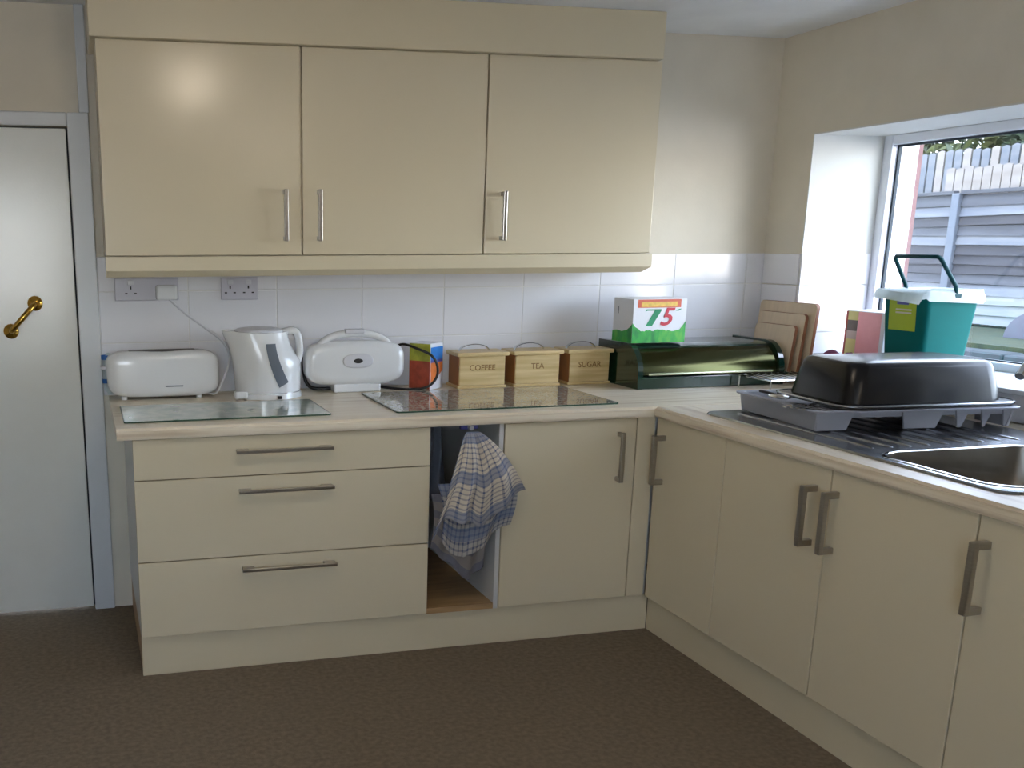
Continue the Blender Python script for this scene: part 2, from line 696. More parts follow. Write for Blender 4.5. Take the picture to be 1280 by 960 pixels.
def tile(parent, w, h, mtx):
    k = (round(w, 4), round(h, 4))
    if k not in tcache:
        tcache[k] = tile_mesh(w, h)
    o = bpy.data.objects.new('tile', tcache[k])
    C.objects.link(o)
    o.parent = parent
    o.matrix_local = mtx


xs = [-0.0725] + [1.0149 + TW * k for k in range(-2, 6)] + [XR]
zs = [0.912, 0.918, 1.122, 1.326, 1.4622]
zs = [0.912, 1.122, 1.326, 1.4622]
for xa, xb in zip(xs, xs[1:]):
    for z0, z1 in zip(zs, zs[1:]):
        if xb - xa > 0.01:
            tile(wall_back, xb - xa, z1 - z0, Matrix.Translation((xa, 0, z0)))
obj('grout_bed', BX(-0.0725, XR, -0.0064, 0.001, 0.912, 1.4622), M['grout'], wall_back)
# right wall: facing -x
RW = Matrix.Rotation(-PI / 2, 4, 'Z')
ys = [-0.009, WY1]
for z0, z1 in zip(zs, zs[1:]):
    tile(wall_right, abs(WY1) - 0.009, z1 - z0, Matrix.Translation((XR, -0.009, z0)) @ RW)
yy = WY1
while yy > -2.8:
    wdt = min(TW, yy + 2.85)
    tile(wall_right, wdt, WZ0 - 0.013 - 0.912, Matrix.Translation((XR, yy, 0.912)) @ RW)
    yy -= TW
# window reveal tiles, facing -y
for z0, z1 in zip([WZ0 + 0.006, 1.122, 1.326], [1.122, 1.326, 1.4622]):
    tile(wall_right, X0 - XR + 0.006, z1 - z0, Matrix.Translation((XR - 0.006, WY1 - 0.006, z0)))

# door, architrave, trunking
d1 = struct('door_1', BX(DL + 0.004, DR - 0.006, 0.006, 0.045, 0.008, DT - 0.006, 0.003), M['door'])
bm = B()
for x0, x1, z0, z1 in ((DR - 0.03, DR, 0, DT), (DL, DL + 0.03, 0, DT), (DL + 0.03, DR - 0.03, DT - 0.03, DT)):
    box(bm, x0, x1, 0.047, 0.119, z0, z1)
struct('trim_5', bm, M['gasket'], label='dark strips added behind the door to block light at the gap')  # dark strips added to stop light leaking round the door
bm = B()
h0, h1 = Vector((-0.318, 0.004, 1.285)), Vector((-0.416, 0.004, 1.178))
for h in (h0, h1):
    loft(bm, [[h + Vector((r * math.cos(2 * PI * k / 16), -dy, r * math.sin(2 * PI * k / 16))) for k in range(16)]
              for dy, r in ((0, 0.030), (0.006, 0.029), (0.010, 0.022), (0.018, 0.011))])
dd = Vector((0, -1, 0))
tube(bm, curve([h0 + dd * 0.012, h0 + dd * 0.04 + (h1 - h0) * 0.06, h0 + (h1 - h0) * 0.3 + dd * 0.058, h0 + (h1 - h0) * 0.7 + dd * 0.058, h1 + dd * 0.04 - (h1 - h0) * 0.06, h1 + dd * 0.012], 5),
     [0.009] * 3 + [0.011] * 20 + [0.009] * 3, 10)
obj('door_handle', bm, M['brass'], d1, auto=40, label='curved polished brass pull handle')
bm = B()
aw = 0.082
for x0, x1, z0, z1 in ((DR, DR + aw, 0, DT + 0.05), (DL - aw, DL, 0, DT + 0.05), (DL, DR, DT, DT + 0.05)):
    box(bm, x0, x1, -0.022, 0.0, z0, z1, 0.005)
struct('trim_2', bm, M['trimw'], label='white gloss door architrave')
struct('trim_3', BX(-0.108, -0.070, -0.018, 0, DT + 0.05, H, 0.004), M['trimw'], label='narrow white trunking above door frame')
struct('baseboard_left', BX(-2.0, -1.985, -6.5, 0, 0, 0.1, 0.003), M['trimw'])

# boxed bulkhead over the wall cupboards
struct('trim_4', BX(-0.064, 2.135, -0.372, -0.001, 2.208, H, 0.003), M['cream2'], label='cream boxed-in bulkhead over the wall cupboards')

# ------------------------------------------------------------------ base units
F = 0.79
GAP = 0.0025


def drawer_handle(parent, x0, x1, z, yf):
    bm = B()
    box(bm, x0, x1, yf - 0.040, yf - 0.028, z - 0.006, z + 0.006, 0.002)
    for x in (x0 + 0.003, x1 - 0.045):
        box(bm, x, x + 0.042, yf - 0.032, yf + 0.002, z - 0.005, z + 0.005, 0.001)
    return obj('handle', bm, M['steel'], parent)


def v_handle_y(parent, x, z0, z1, yf):
    """vertical bar on a front facing -y"""
    bm = B()
    box(bm, x - 0.008, x + 0.008, yf - 0.042, yf - 0.028, z0, z1, 0.003)
    for z in (z0 + 0.002, z1 - 0.018):
        box(bm, x - 0.006, x + 0.006, yf - 0.034, yf + 0.002, z, z + 0.016, 0.002)
    return obj('handle', bm, M['steel'], parent)


def v_handle_x(parent, y, z0, z1, xf):
    """D-shaped bar on a front facing -x"""
    bm = B()
    box(bm, xf - 0.050, xf - 0.034, y - 0.010, y + 0.010, z0, z1, 0.003)
    for z in (z0, z1 - 0.020):
        box(bm, xf - 0.040, xf + 0.002, y - 0.009, y + 0.009, z, z + 0.020, 0.003)
    return obj('handle', bm, M['steel'], parent)


W1, G1, D2, FX = 1.064, 1.348, 1.887, 1.9635
t = thing('drawer_unit', 'wide cream base unit with three drawers beside the white door', 'cabinet', (W1 / 2, -0.4, 0.15))
bm = B()
box(bm, 0.0, 0.018, -F + 0.022, -0.012, 0.15, 0.868)
box(bm, W1 - 0.036, W1 - 0.019, -F + 0.022, -0.012, 0.15, 0.868)
box(bm, 0.018, W1 - 0.036, -F + 0.022, -0.012, 0.15, 0.168)
box(bm, 0.018, W1 - 0.036, -0.03, -0.012, 0.168, 0.868)
obj('carcass', bm, M['carcass'], t)
for z0, z1, hz, hx0, hx1 in ((0.725, 0.866, 0.815, 0.350, 0.694), (0.432, 0.7215, 0.673, 0.356, 0.697), (0.153, 0.4285, 0.387, 0.361, 0.706)):
    d = obj('drawer', BX(0.0, W1 - GAP, -F, -F + 0.02, z0, z1, 0.002), M['cream'], t)
    drawer_handle(d, hx0, hx1, hz, -F)

t = thing('open_towel_unit', 'narrow open unit with oak shelf between drawers and corner door', 'cabinet', ((W1 + G1) / 2, -0.4, 0.15))
obj('side_panel', BX(W1 - 0.018, W1 - 0.002, -F + 0.0225, -0.012, 0.15, 0.868), M['carcass'], t)
obj('side_panel', BX(G1 - 0.019, G1 - 0.002, -F + 0.002, -0.012, 0.15, 0.868), M['carcass'], t)
obj('base_shelf', BX(W1 - 0.002, G1 - 0.019, -F + 0.003, -0.03, 0.150, 0.172), M['oak'], t, label='oak-coloured base shelf')
obj('back_panel', BX(W1 - 0.002, G1 - 0.019, -0.03, -0.012, 0.15, 0.868), M['carcass'], t)

t = thing('corner_base_unit', 'cream single-door base unit just left of the inner corner', 'cabinet', ((G1 + D2) / 2, -0.4, 0.15))
bm = B()
box(bm, G1 - 0.001, FX + 0.02, -F + 0.022, -0.012, 0.15, 0.868)
obj('carcass', bm, M['carcass'], t)
d = obj('door', BX(G1 + GAP, D2 - GAP, -F, -F + 0.02, 0.153, 0.866, 0.002), M['cream'], t)
v_handle_y(d, 1.812, 0.626, 0.818, -F)
obj('corner_post', BX(D2 + GAP, FX, -F + 0.001, -F + 0.02, 0.153, 0.868, 0.002), M['cream'], t)

# right run: fronts on the plane x = FX
YA = -F - 0.012
runs = [('narrow_base_unit', 'narrow cream base unit right of the inner corner, door hinged on the right', [(YA, -1.2345, -0.860)], None),
        ('sink_base_unit', 'wide cream two-door base unit under the sink', [(-1.2365, -1.750, -1.690), (-1.7525, -2.265, -1.782)], None),
        ('end_base_unit', 'cream base unit nearest the camera at the right picture edge', [(-2.2675, -2.80, -2.302)], None)]
for nm, lb, doors, _ in runs:
    y1, y0 = doors[0][0], doors[-1][1]
    t = thing(nm, lb, 'cabinet', (2.4, (y0 + y1) / 2, 0.15))
    bm = B()
    box(bm, FX + 0.022, FX + 0.04, y0 + 0.001, y1 - 0.001, 0.15, 0.70)
    box(bm, FX + 0.022, XR - 0.012, y0 + 0.001, y0 + 0.017, 0.15, 0.868)
    box(bm, FX + 0.04, XR - 0.012, y0 + 0.017, y1 - 0.001, 0.15, 0.168)
    obj('carcass', bm, M['carcass'], t)
    for a, b, hy in doors:
        d = obj('door', BX(FX, FX + 0.02, b + 0.0015, a - 0.0015, 0.153, 0.866, 0.002), M['cream'], t)
        v_handle_x(d, hy, 0.620, 0.808, FX)

tag(obj('plinth', BX(0.0, FX + 0.035, -F + 0.022, -F + 0.038, 0.0, 0.149, 0.002), M['cream2']), 'long cream plinth under the drawers and open unit', 'plinth')
tag(obj('plinth', BX(FX + 0.036, FX + 0.052, -2.80, -F + 0.022, 0.0, 0.149, 0.002), M['cream2']), 'cream plinth under the sink run of cupboards', 'plinth')
tag(obj('plinth_return', BX(0.002, 0.017, -F + 0.039, -0.002, 0.0, 0.149, 0.002), M['oak']), 'short wood-edged plinth return at the left end of the drawers', 'plinth')
obj('end_panel', BX(FX, XR - 0.01, -2.822, -2.803, 0, 0.868, 0.002), M['cream2'], t)

# worktops
bm = BX(-0.052, XR - 0.001, -F - 0.025, -0.0, 0.87, 0.91)
es = [e for e in bm.edges if all(abs(v.co.y + F + 0.025) < 1e-4 for v in e.verts) and abs(e.verts[0].co.x - e.verts[1].co.x) > 1]
bmesh.ops.bevel(bm, geom=es, offset=0.009, segments=4, affect='EDGES')
tag(obj('worktop', bm, M['wtx'], auto=50), 'striped wood-effect worktop along the tiled back wall', 'worktop')
SX0, SX1, SY0, SY1 = 2.03, 2.80, -2.275, -0.985
HX0, HX1, HY0, HY1 = 2.06, 2.60, -2.235, -1.79
bm = B()


def slab_hole(bm, o, h, z0, z1):
    def ring(r, z):
        return [bm.verts.new((r[0], r[2], z)), bm.verts.new((r[1], r[2], z)), bm.verts.new((r[1], r[3], z)), bm.verts.new((r[0], r[3], z))]
    ob, ot, hb, ht = ring(o, z0), ring(o, z1), ring(h, z0), ring(h, z1)
    for i in range(4):
        j = (i + 1) % 4
        bm.faces.new((ob[i], ob[j], ot[j], ot[i]))
        bm.faces.new((hb[j], hb[i], ht[i], ht[j]))
        bm.faces.new((ot[i], ot[j], ht[j], ht[i]))
        bm.faces.new((ob[j], ob[i], hb[i], hb[j]))


slab_hole(bm, (FX - 0.025, XR - 0.001, -2.83, -F - 0.0262), (HX0 - 0.01, HX1 + 0.01, HY0 - 0.01, HY1 + 0.01), 0.87, 0.91)
es = [e for e in bm.edges if all(abs(v.co.x - FX + 0.025) < 1e-4 for v in e.verts) and abs(e.verts[0].co.y - e.verts[1].co.y) > 1]
bmesh.ops.bevel(bm, geom=es, offset=0.009, segments=4, affect='EDGES')
tag(obj('worktop', bm, M['wty'], auto=50), 'striped wood-effect worktop carrying the steel sink', 'worktop')

# ------------------------------------------------------------------ wall cupboards
U = 0.34
xu = [-0.043, 0.688, 1.420, 2.150]
wl = ['cream wall cupboard nearest the white door, handle at its right edge', 'middle cream wall cupboard of the three', 'cream wall cupboard nearest the window']
for i in range(3):
    a, b = xu[i], xu[i + 1]
    t = thing('wall_cupboard', wl[i], 'cabinet', ((a + b) / 2, -0.17, 1.471), 'row of wall cupboards')
    bm = B()
    e = 0.0005
    box(bm, a + e, b - e, -U + 0.022, -0.012, 1.468, 2.206)
    obj('carcass', bm, M['cream2'], t)
    g0 = 0.004
    d = obj('door', BX(a + g0 * (i > 0), b - g0 * (i < 2), -U, -U + 0.02, 1.470, 2.2065, 0.002), M['cream'], t)
    v_handle_y(d, [0.622, 0.752, 1.492][i], 1.520, 1.708, -U)
# light pelmet: bevelled underneath, with a return down the right side
prof = [(-0.355, 1.466), (-0.355, 1.415), (-0.325, 1.392), (-0.300, 1.392), (-0.300, 1.466)]
bm = B()
loft(bm, [[Vector((-0.045, y, z)) for y, z in prof], [Vector((2.155 - max(0, (y + 0.355)) * 1.0 if False else 2.155, y, z)) for y, z in prof]])
pr2 = [(2.160, 1.466), (2.160, 1.415), (2.130, 1.392), (2.110, 1.392), (2.110, 1.466)]
loft(bm, [[Vector((x, -0.300, z)) for x, z in pr2], [Vector((x, -0.012, z)) for x, z in pr2]])
for v in bm.verts:
    if abs(v.co.x - 2.155) < 1e-4 and v.co.z < 1.40:
        v.co.x -= 0.03
tag(obj('pelmet', bm, M['cream2']), 'cream light pelmet along the bottom of the wall cupboards', 'pelmet')

# ------------------------------------------------------------------ wall sockets and flex
def socket(x0, x1, z0, z1, holes, label):
    t = thing('wall_socket', label, 'socket', ((x0 + x1) / 2, -TT, (z0 + z1) / 2))
    obj('face_plate', BX(x0, x1, -TT - 0.010, -TT, z0, z1, 0.004), M['socket'], t)
    for cx in holes:
        zc = (z0 + z1) / 2
        obj('switch', BX(cx - 0.012, cx + 0.012, -TT - 0.015, -TT - 0.009, z1 - 0.028, z1 - 0.010, 0.002), M['white2'], t)
        for dx, dz, w, h in ((0, 0.006, 0.006, 0.012), (-0.018, -0.016, 0.010, 0.005), (0.018, -0.016, 0.010, 0.005)):
            obj('pin_hole', BX(cx + dx - w / 2, cx + dx + w / 2, -TT - 0.0107, -TT - 0.009, zc + dz - h / 2, zc + dz + h / 2), M['dark'], t)
    return t


socket(-0.008, 0.246, 1.290, 1.380, (0.055,), 'wide double wall socket with a white plug, nearest the door')
socket(0.417, 0.571, 1.288, 1.378, (0.455, 0.53), 'smaller wall socket above the kettle')

# ------------------------------------------------------------------ toaster
t = thing('toaster', 'white long-slot toaster at the left end of the worktop, flex plugged in', 'toaster', (0.16, -0.115, 0.91))
bm = B()
sphere(bm, (0.162, -0.115, 1.0115), 0.223, 0.068, 0.0925, 0.42, 36, 22)
for v in bm.verts:
    if v.co.z > 1.06:
        v.co.z -= 0.006 * math.exp(-((v.co.x - 0.16) / 0.09) ** 2)
    v.co.x += (v.co.z - 1.018) * 0.05 * (-1 if v.co.x < 0.16 else -0.2)
obj('body', bm, M['white'], t, smooth=True)
for x in (0.005, 0.30):
    obj('foot', cyl(B(), x, -0.138, 0.9105, 0.94, 0.012, 0.014, 12), M['white'], t)
    obj('foot', cyl(B(), x, -0.075, 0.9105, 0.94, 0.012, 0.014, 12), M['white'], t)
for y in (-0.132, -0.098):
    obj('slot', BX(0.03, 0.29, y - 0.009, y + 0.009, 1.088, 1.1025), M['darkslot'], t)
obj('badge', BX(0.165, 0.235, -0.1845, -0.181, 0.962, 0.967), M['grey'], t)
obj('lever', BX(-0.083, -0.058, -0.13, -0.10, 1.03, 1.045, 0.004), M['white2'], t)
bm = B()
tube(bm, curve([(0.195, -0.032, 1.305), (0.215, -0.035, 1.285), (0.27, -0.05, 1.235), (0.345, -0.06, 1.178), (0.405, -0.075, 1.13), (0.432, -0.10, 1.075), (0.420, -0.13, 1.02), (0.39, -0.16, 0.965), (0.365, -0.175, 0.93), (0.34, -0.13, 0.925)], 6), 0.0045, 8)
obj('flex', bm, M['white2'], t, smooth=True)
obj('plug', BX(0.152, 0.238, -TT - 0.05, -TT - 0.0105, 1.293, 1.352, 0.01), M['white'], t)

bm = B()
bmesh.ops.create_icosphere(bm, subdivisions=3, radius=1)
for v in bm.verts:
    n = random.uniform(0.85, 1.1)
    v.co = Vector((-0.046 + v.co.x * 0.028 * n, -0.028 + v.co.y * 0.016 * n, 1.0 + v.co.z * 0.085 * n))
    v.co.z = max(v.co.z, 0.911)
t = thing('plastic_bag', 'crumpled clear bag with blue print behind the toaster', 'bag', (-0.04, -0.048, 0.91))
obj('bag_film', bm, M['film'], t)
for z in (0.965, 1.06):
    bm = B()
    loft(bm, [[Vector((-0.046 + 0.0295 * math.cos(a), -0.028 + 0.0175 * math.sin(a), z + dz)) for a in [2 * PI * k / 14 for k in range(14)]] for dz in (0, 0.018)], cap0=False, cap1=False)
    obj('blue_print', bm, M['bagfilm'], t)

# ------------------------------------------------------------------ kettle
t = thing('kettle', 'white jug kettle with grey water gauge on its base', 'kettle', (0.575, -0.155, 0.91))
bm = B()
ky = -0.155
rows = [(0.932, 0.447, 0.712, 0.105), (0.96, 0.444, 0.714, 0.107), (1.02, 0.440, 0.716, 0.108), (1.055, 0.436, 0.712, 0.107), (1.085, 0.430, 0.690, 0.104), (1.12, 0.420, 0.672, 0.099), (1.15, 0.405, 0.664, 0.094), (1.168, 0.396, 0.662, 0.090)]
rings = []
for z, a, b, ry in rows:
    ring = []
    for k in range(32):
        th = 2 * PI * k / 32
        c = math.cos(th)
        s = math.sin(th)
        sp = max(0, -c) ** 3 * max(0, z - 1.06) / 0.11
        ring.append(Vector(((a + b) / 2 + (b - a) / 2 * c, ky + ry * s * (1 - 0.55 * sp), z + (0.010 * max(0, -c) if z > 1.16 else 0))))
    rings.append(ring)
loft(bm, rings)
obj('body', bm, M['white'], t, auto=50)
bm = B()
sphere(bm, (0.545, ky, 1.170), 0.10, 0.075, 0.018, 0.8, 24, 10)
obj('lid', bm, M['white2'], t, smooth=True)
bm = B()
tube(bm, curve([(0.640, ky, 1.163), (0.686, ky, 1.170), (0.706, ky, 1.150), (0.713, ky, 1.105), (0.710, ky, 1.065), (0.697, ky, 1.040), (0.690, ky, 1.03)], 6), [0.016] * 37, 10, 1.4)
obj('handle', bm, M['white'], t, smooth=True)
obj('base', cyl(B(), 0.578, ky, 0.9105, 0.9315, 0.140, 0.136, 32), M['white'], t, auto=40)
# water gauge: a curved strip on the front of the body


def on_body(x, z):
    for (z0, a0, b0, r0), (z1, a1, b1, r1) in zip(rows, rows[1:]):
        if z0 <= z <= z1:
            f = (z - z0) / (z1 - z0)
            a, b, r = a0 + (a1 - a0) * f, b0 + (b1 - b0) * f, r0 + (r1 - r0) * f
            q = (x - (a + b) / 2) / ((b - a) / 2)
            return ky - r * math.sqrt(max(0, 1 - q * q)) - 0.0015


bm = B()
rl = []
for k in range(13):
    f = k / 12
    z = 1.127 - 0.163 * f
    xc = 0.578 + 0.050 * f ** 1.7
    w = 0.020
    rl.append([Vector((xc + s * w, on_body(xc + s * w, z + s * 0.006 * f) - o, z + s * 0.010 * f)) for s, o in ((-1, -0.003), (-1, 0.001), (0, 0.002), (1, 0.001), (1, -0.003))])
loft(bm, rl)
obj('water_gauge', bm, M['grey'], t, auto=50, label='grey curved water gauge')
obj('power_switch', BX(0.594, 0.612, -0.300, -0.288, 0.914, 0.926, 0.003), M['dark'], t)
t = thing('mains_plug', 'loose white plug lying at the foot of the kettle', 'plug', (0.45, -0.275, 0.91))
obj('body', BX(0.425, 0.478, -0.292, -0.250, 0.918, 0.946, 0.008), M['white'], t)
for x in (0.435, 0.468):
    obj('pin', BX(x - 0.004, x + 0.004, -0.288, -0.270, 0.9105, 0.919), M['steel'], t)

# ------------------------------------------------------------------ sandwich maker
t = thing('sandwich_maker', 'white rounded sandwich toaster standing upright beside the kettle', 'sandwich maker', (0.945, -0.115, 0.91))
bm = B()


def outline(sc, y, cx=0.951, cz=1.030, hx=0.213, hz=0.092, e=0.55, n=44):
    out = []
    for k in range(n):
        th = 2 * PI * k / n
        c, s = math.cos(th), math.sin(th)
        out.append(Vector((cx + (hx - sc) * math.copysign(abs(c) ** e, c), y, cz + (hz - sc) * math.copysign(abs(s) ** e, s))))
    return out


loft(bm, [outline(0.035, -0.168), outline(0.015, -0.164), outline(0.004, -0.152), outline(0, -0.138), outline(0, -0.118)])
obj('front_shell', bm, M['white'], t, auto=50)
bm = B()
loft(bm, [outline(0.004, -0.117), outline(0.001, -0.100), outline(0.006, -0.075), outline(0.03, -0.060)])
obj('back_shell', bm, M['white2'], t, auto=50)
bm = B()
tube(bm, curve([(0.792, -0.130, 1.085), (0.815, -0.135, 1.118), (0.865, -0.135, 1.143), (0.945, -0.135, 1.152), (1.03, -0.135, 1.143), (1.085, -0.135, 1.116), (1.105, -0.130, 1.085)], 6), 0.015, 10)
obj('carry_handle', bm, M['white'], t, smooth=True)
obj('latch', BX(0.905, 0.99, -0.155, -0.12, 1.150, 1.170, 0.006), M['white2'], t)
obj('foot', BX(0.858, 1.058, -0.160, -0.070, 0.9105, 0.945, 0.006), M['white'], t)
bm = B()
sphere(bm, (0.957, -0.168, 1.041), 0.065, 0.004, 0.030, 0.8, 24, 8)
obj('badge_dish', bm, M['white2'], t, smooth=True)
bm = B()
sphere(bm, (0.957, -0.172, 1.041), 0.020, 0.003, 0.010, 1, 20, 8)
obj('badge', bm, M['dark'], t, smooth=True)
bm = B()
tube(bm, curve([(0.86, -0.09, 0.92), (0.79, -0.075, 0.921), (0.76, -0.07, 0.945), (0.75, -0.06, 0.99), (0.752, -0.045, 1.05)], 6), 0.007, 8)
obj('flex', bm, M['dark'], t, smooth=True, label='black flex looped behind the left side')
bm = B()
tube(bm, curve([(1.05, -0.10, 0.925), (1.12, -0.14, 0.918), (1.19, -0.185, 0.918), (1.25, -0.205, 0.93), (1.285, -0.21, 0.97), (1.287, -0.205, 1.02), (1.262, -0.195, 1.06), (1.21, -0.17, 1.085), (1.165, -0.12, 1.10), (1.13, -0.08, 1.08)], 6), 0.0055, 8)
obj('flex', bm, M['dark'], t, smooth=True, label='black flex looping out to the right')

# ------------------------------------------------------------------ carton, turned cornerwise
t = thing('food_carton', 'small bright blue, orange and lime carton left of the canisters', 'carton', (1.272, -0.105, 0.91))
ax, ay = Vector((1, 0, 0)), Vector((0, 1, 0))
rot = Matrix.Translation((1.272, -0.105, 0)) @ Matrix.Rotation(math.radians(41), 4, 'Z')


def rb(x0, x1, y0, y1, z0, z1, b=0):
    bm = BX(x0, x1, y0, y1, z0, z1, b=b)
    bm.transform(rot)
    return bm


hs = 0.052
obj('box', rb(-hs, hs, -hs, hs, 0.9105, 1.104, 0.002), M['card'], t)
# -x side shows to the left, -y side to the right
obj('print_panel', rb(-hs - 0.001, -hs + 0.001, -hs + 0.002, hs - 0.002, 1.03, 1.102), M['ygreen'], t)
obj('print_panel', rb(-hs - 0.001, -hs + 0.001, -hs + 0.002, hs - 0.002, 0.913, 1.030), M['redbrown'], t)
obj('print_panel', rb(-hs + 0.002, hs - 0.002, -hs - 0.001, -hs + 0.001, 1.035, 1.088), M['bluep'], t)
obj('print_panel', rb(-hs + 0.002, hs - 0.002, -hs - 0.001, -hs + 0.001, 1.024, 1.035), M['violet'], t)
bm = rb(-hs + 0.002, hs - 0.002, -hs - 0.001, -hs + 0.001, 0.985, 1.024)
obj('print_panel', bm, M['orangep'], t)
bm = B()
for p in ((-hs + 0.004, 0.955), (hs - 0.03, 0.986), (-hs + 0.004, 0.986)):
    pass
vs = [bm.verts.new(rot @ Vector((x, -hs - 0.0008, z))) for x, z in ((-hs + 0.004, 0.93), (0.0, 0.955), (hs - 0.004, 0.985), (-hs + 0.004, 0.985))]
bm.faces.new(vs)
ex = bmesh.ops.extrude_face_region(bm, geom=list(bm.faces))
bmesh.ops.translate(bm, vec=(rot.to_3x3() @ Vector((0, 0.002, 0))), verts=[v for v in ex['geom'] if isinstance(v, bmesh.types.BMVert)])
obj('print_panel', bm, M['orangep'], t)

# ------------------------------------------------------------------ three wooden canisters
for x0, x1, word, lb in ((1.400, 1.606, 'COFFEE', 'pale wooden canister lettered COFFEE'), (1.654, 1.857, 'TEA', 'middle pale wooden canister lettered TEA'), (1.906, 2.094, 'SUGAR', 'pale wooden canister touching the green bread bin')):
    yf, yk = -0.170, -0.040
    t = thing('wooden_canister', lb, 'canister', ((x0 + x1) / 2, (yf + yk) / 2, 0.91), 'wooden canisters in a row')
    obj('base_board', BX(x0 - 0.010, x1 + 0.006, yf - 0.008, yk + 0.004, 0.9105, 0.922, 0.003), M['canwood'], t)
    obj('body', BX(x0, x1, yf, yk, 0.922, 1.046, 0.003), M['canwood'], t)
    obj('side_board', BX(x0 - 0.002, x0 + 0.004, yf + 0.006, yk - 0.004, 0.923, 1.044), M['canside'], t, label='darker reddish side board')
    ld = obj('lid', BX(x0 - 0.014, x1 + 0.014, yf - 0.012, yk + 0.006, 1.046, 1.063, 0.004), M['canwood'], t)
    xm = (x0 + x1) / 2 - 0.015
    bm = B()
    rl = []
    for k in range(15):
        a = PI * k / 14
        x = xm - 0.068 * math.cos(a)
        z = 1.061 + 0.030 * math.sin(a)
        rl.append([Vector((x, -0.105 + s * 0.010, z + o)) for s, o in ((-1, -0.0015), (1, -0.0015), (1, 0.0015), (-1, 0.0015))])
    loft(bm, rl)
    obj('handle', bm, M['chrome'], ld, label='arched bright metal handle')
    text_mesh('lettering', word, 0.034, M['engrave'], t, Matrix.Translation(((x0 + x1) / 2, yf - 0.0004, 0.996)) @ RX90, offset=0.0003)

# ------------------------------------------------------------------ bread bin
BX0, BX1, BYF, BYB = 2.112, 2.812, -0.385, -0.030
t = thing('bread_bin', 'dark green roll-top bread bin under the tea box', 'bread bin', ((BX0 + BX1) / 2, -0.2, 0.91))


def bprof(d):
    p = [(BYB, 0.911 + d), (BYF + d, 0.911 + d), (BYF + d, 0.965)]
    for k in range(1, 9):
        a = PI / 2 * k / 8
        p.append((BYF + d + 0.115 * (1 - math.cos(a)), 0.965 + (0.130 - d) * math.sin(a)))
    p.append((BYB, 1.095 - d))
    return p


for a, b in ((BX0, BX0 + 0.024), (BX1 - 0.024, BX1)):
    bm = B()
    P = bprof(0)
    n = len(P)
    loft(bm, [[Vector((a, y, z)) for y, z in P], [Vector((b, y, z)) for y, z in P]])
    obj('end_cap', bm, M['bread'], t, auto=40)
P = bprof(0.012)
bm = B()
i0 = 3
loft(bm, [[Vector((x, y, z)) for y, z in P[2:9]] + [Vector((x, y + 0.006, z - 0.004)) for y, z in reversed(P[2:9])] for x in (BX0 + 0.024, BX1 - 0.024)])
obj('roll_door', bm, M['breaddoor'], t, auto=40, label='glossy dark green curved roll door with gold reflection in its colour')
bm = B()
tp = P[8:]
loft(bm, [[Vector((x, y, z + 0.006)) for y, z in tp] + [Vector((x, y, z - 0.006)) for y, z in reversed(tp)] for x in (BX0 + 0.024, BX1 - 0.024)])
obj('top_panel', bm, M['bread'], t, auto=40)
obj('base_strip', BX(BX0 + 0.024, BX1 - 0.024, BYF + 0.004, BYB, 0.9105, 0.960, 0.003), M['bread'], t)
obj('door_lip', BX(BX0 + 0.045, BX1 - 0.06, BYF - 0.008, BYF + 0.016, 0.968, 0.978, 0.004), M['lip'], t, label='pale metal door lip')

# ------------------------------------------------------------------ tea box
TX0, TX1, TY0, TY1, TZ0, TZ1 = 2.118, 2.368, -0.300, -0.135, 1.0955, 1.281
t = thing('tea_box', 'white and green tea box with red and green 75 on the bread bin', 'box', ((TX0 + TX1) / 2, (TY0 + TY1) / 2, TZ0))
obj('box', BX(TX0, TX1, TY0, TY1, TZ0, TZ1, 0.002), M['card'], t)
bm = B()


def grass_strip(bm, pts, base, axis_pt):
    """jagged grass band; pts = [(s, height)]"""
    vs = [bm.verts.new(axis_pt(s, base)) for s, _ in pts] + [bm.verts.new(axis_pt(s, h)) for s, h in reversed(pts)]
    bm.faces.new(vs)


fr = [(0, 0.085), (0.012, 0.070), (0.03, 0.060)] + [(0.04 + 0.0085 * k, 0.052 + random.uniform(-0.004, 0.006)) for k in range(20)] + [(0.222, 0.055), (0.235, 0.070), (0.250, 0.092)]
grass_strip(bm, fr, TZ0 + 0.001, lambda s, h: Vector((TX0 + s, TY0 - 0.0008, h if h > 0.5 else TZ0 + h)))
sd = [(0, 0.045), (0.04, 0.050), (0.08, 0.046), (0.12, 0.054), (0.15, 0.07), (0.165, 0.085)]
grass_strip(bm, sd, TZ0 + 0.001, lambda s, h: Vector((TX0 - 0.0008, TY1 - s, h if h > 0.5 else TZ0 + h)))
obj('grass_print', bm, M['grassp'], t)
obj('banner', BX(TX0 + 0.020, TX1 - 0.028, TY0 - 0.0008, TY0 + 0.001, 1.244, 1.278), M['banner'], t)
obj('banner_print', BX(TX0 + 0.036, TX1 - 0.046, TY0 - 0.0014, TY0 + 0.001, 1.2475, 1.268), M['banner2'], t)


def flat(pts):
    bm = B()
    f = bm.faces.new([bm.verts.new(Vector((x, TY0 - 0.0012, z))) for x, z in pts])
    return bm


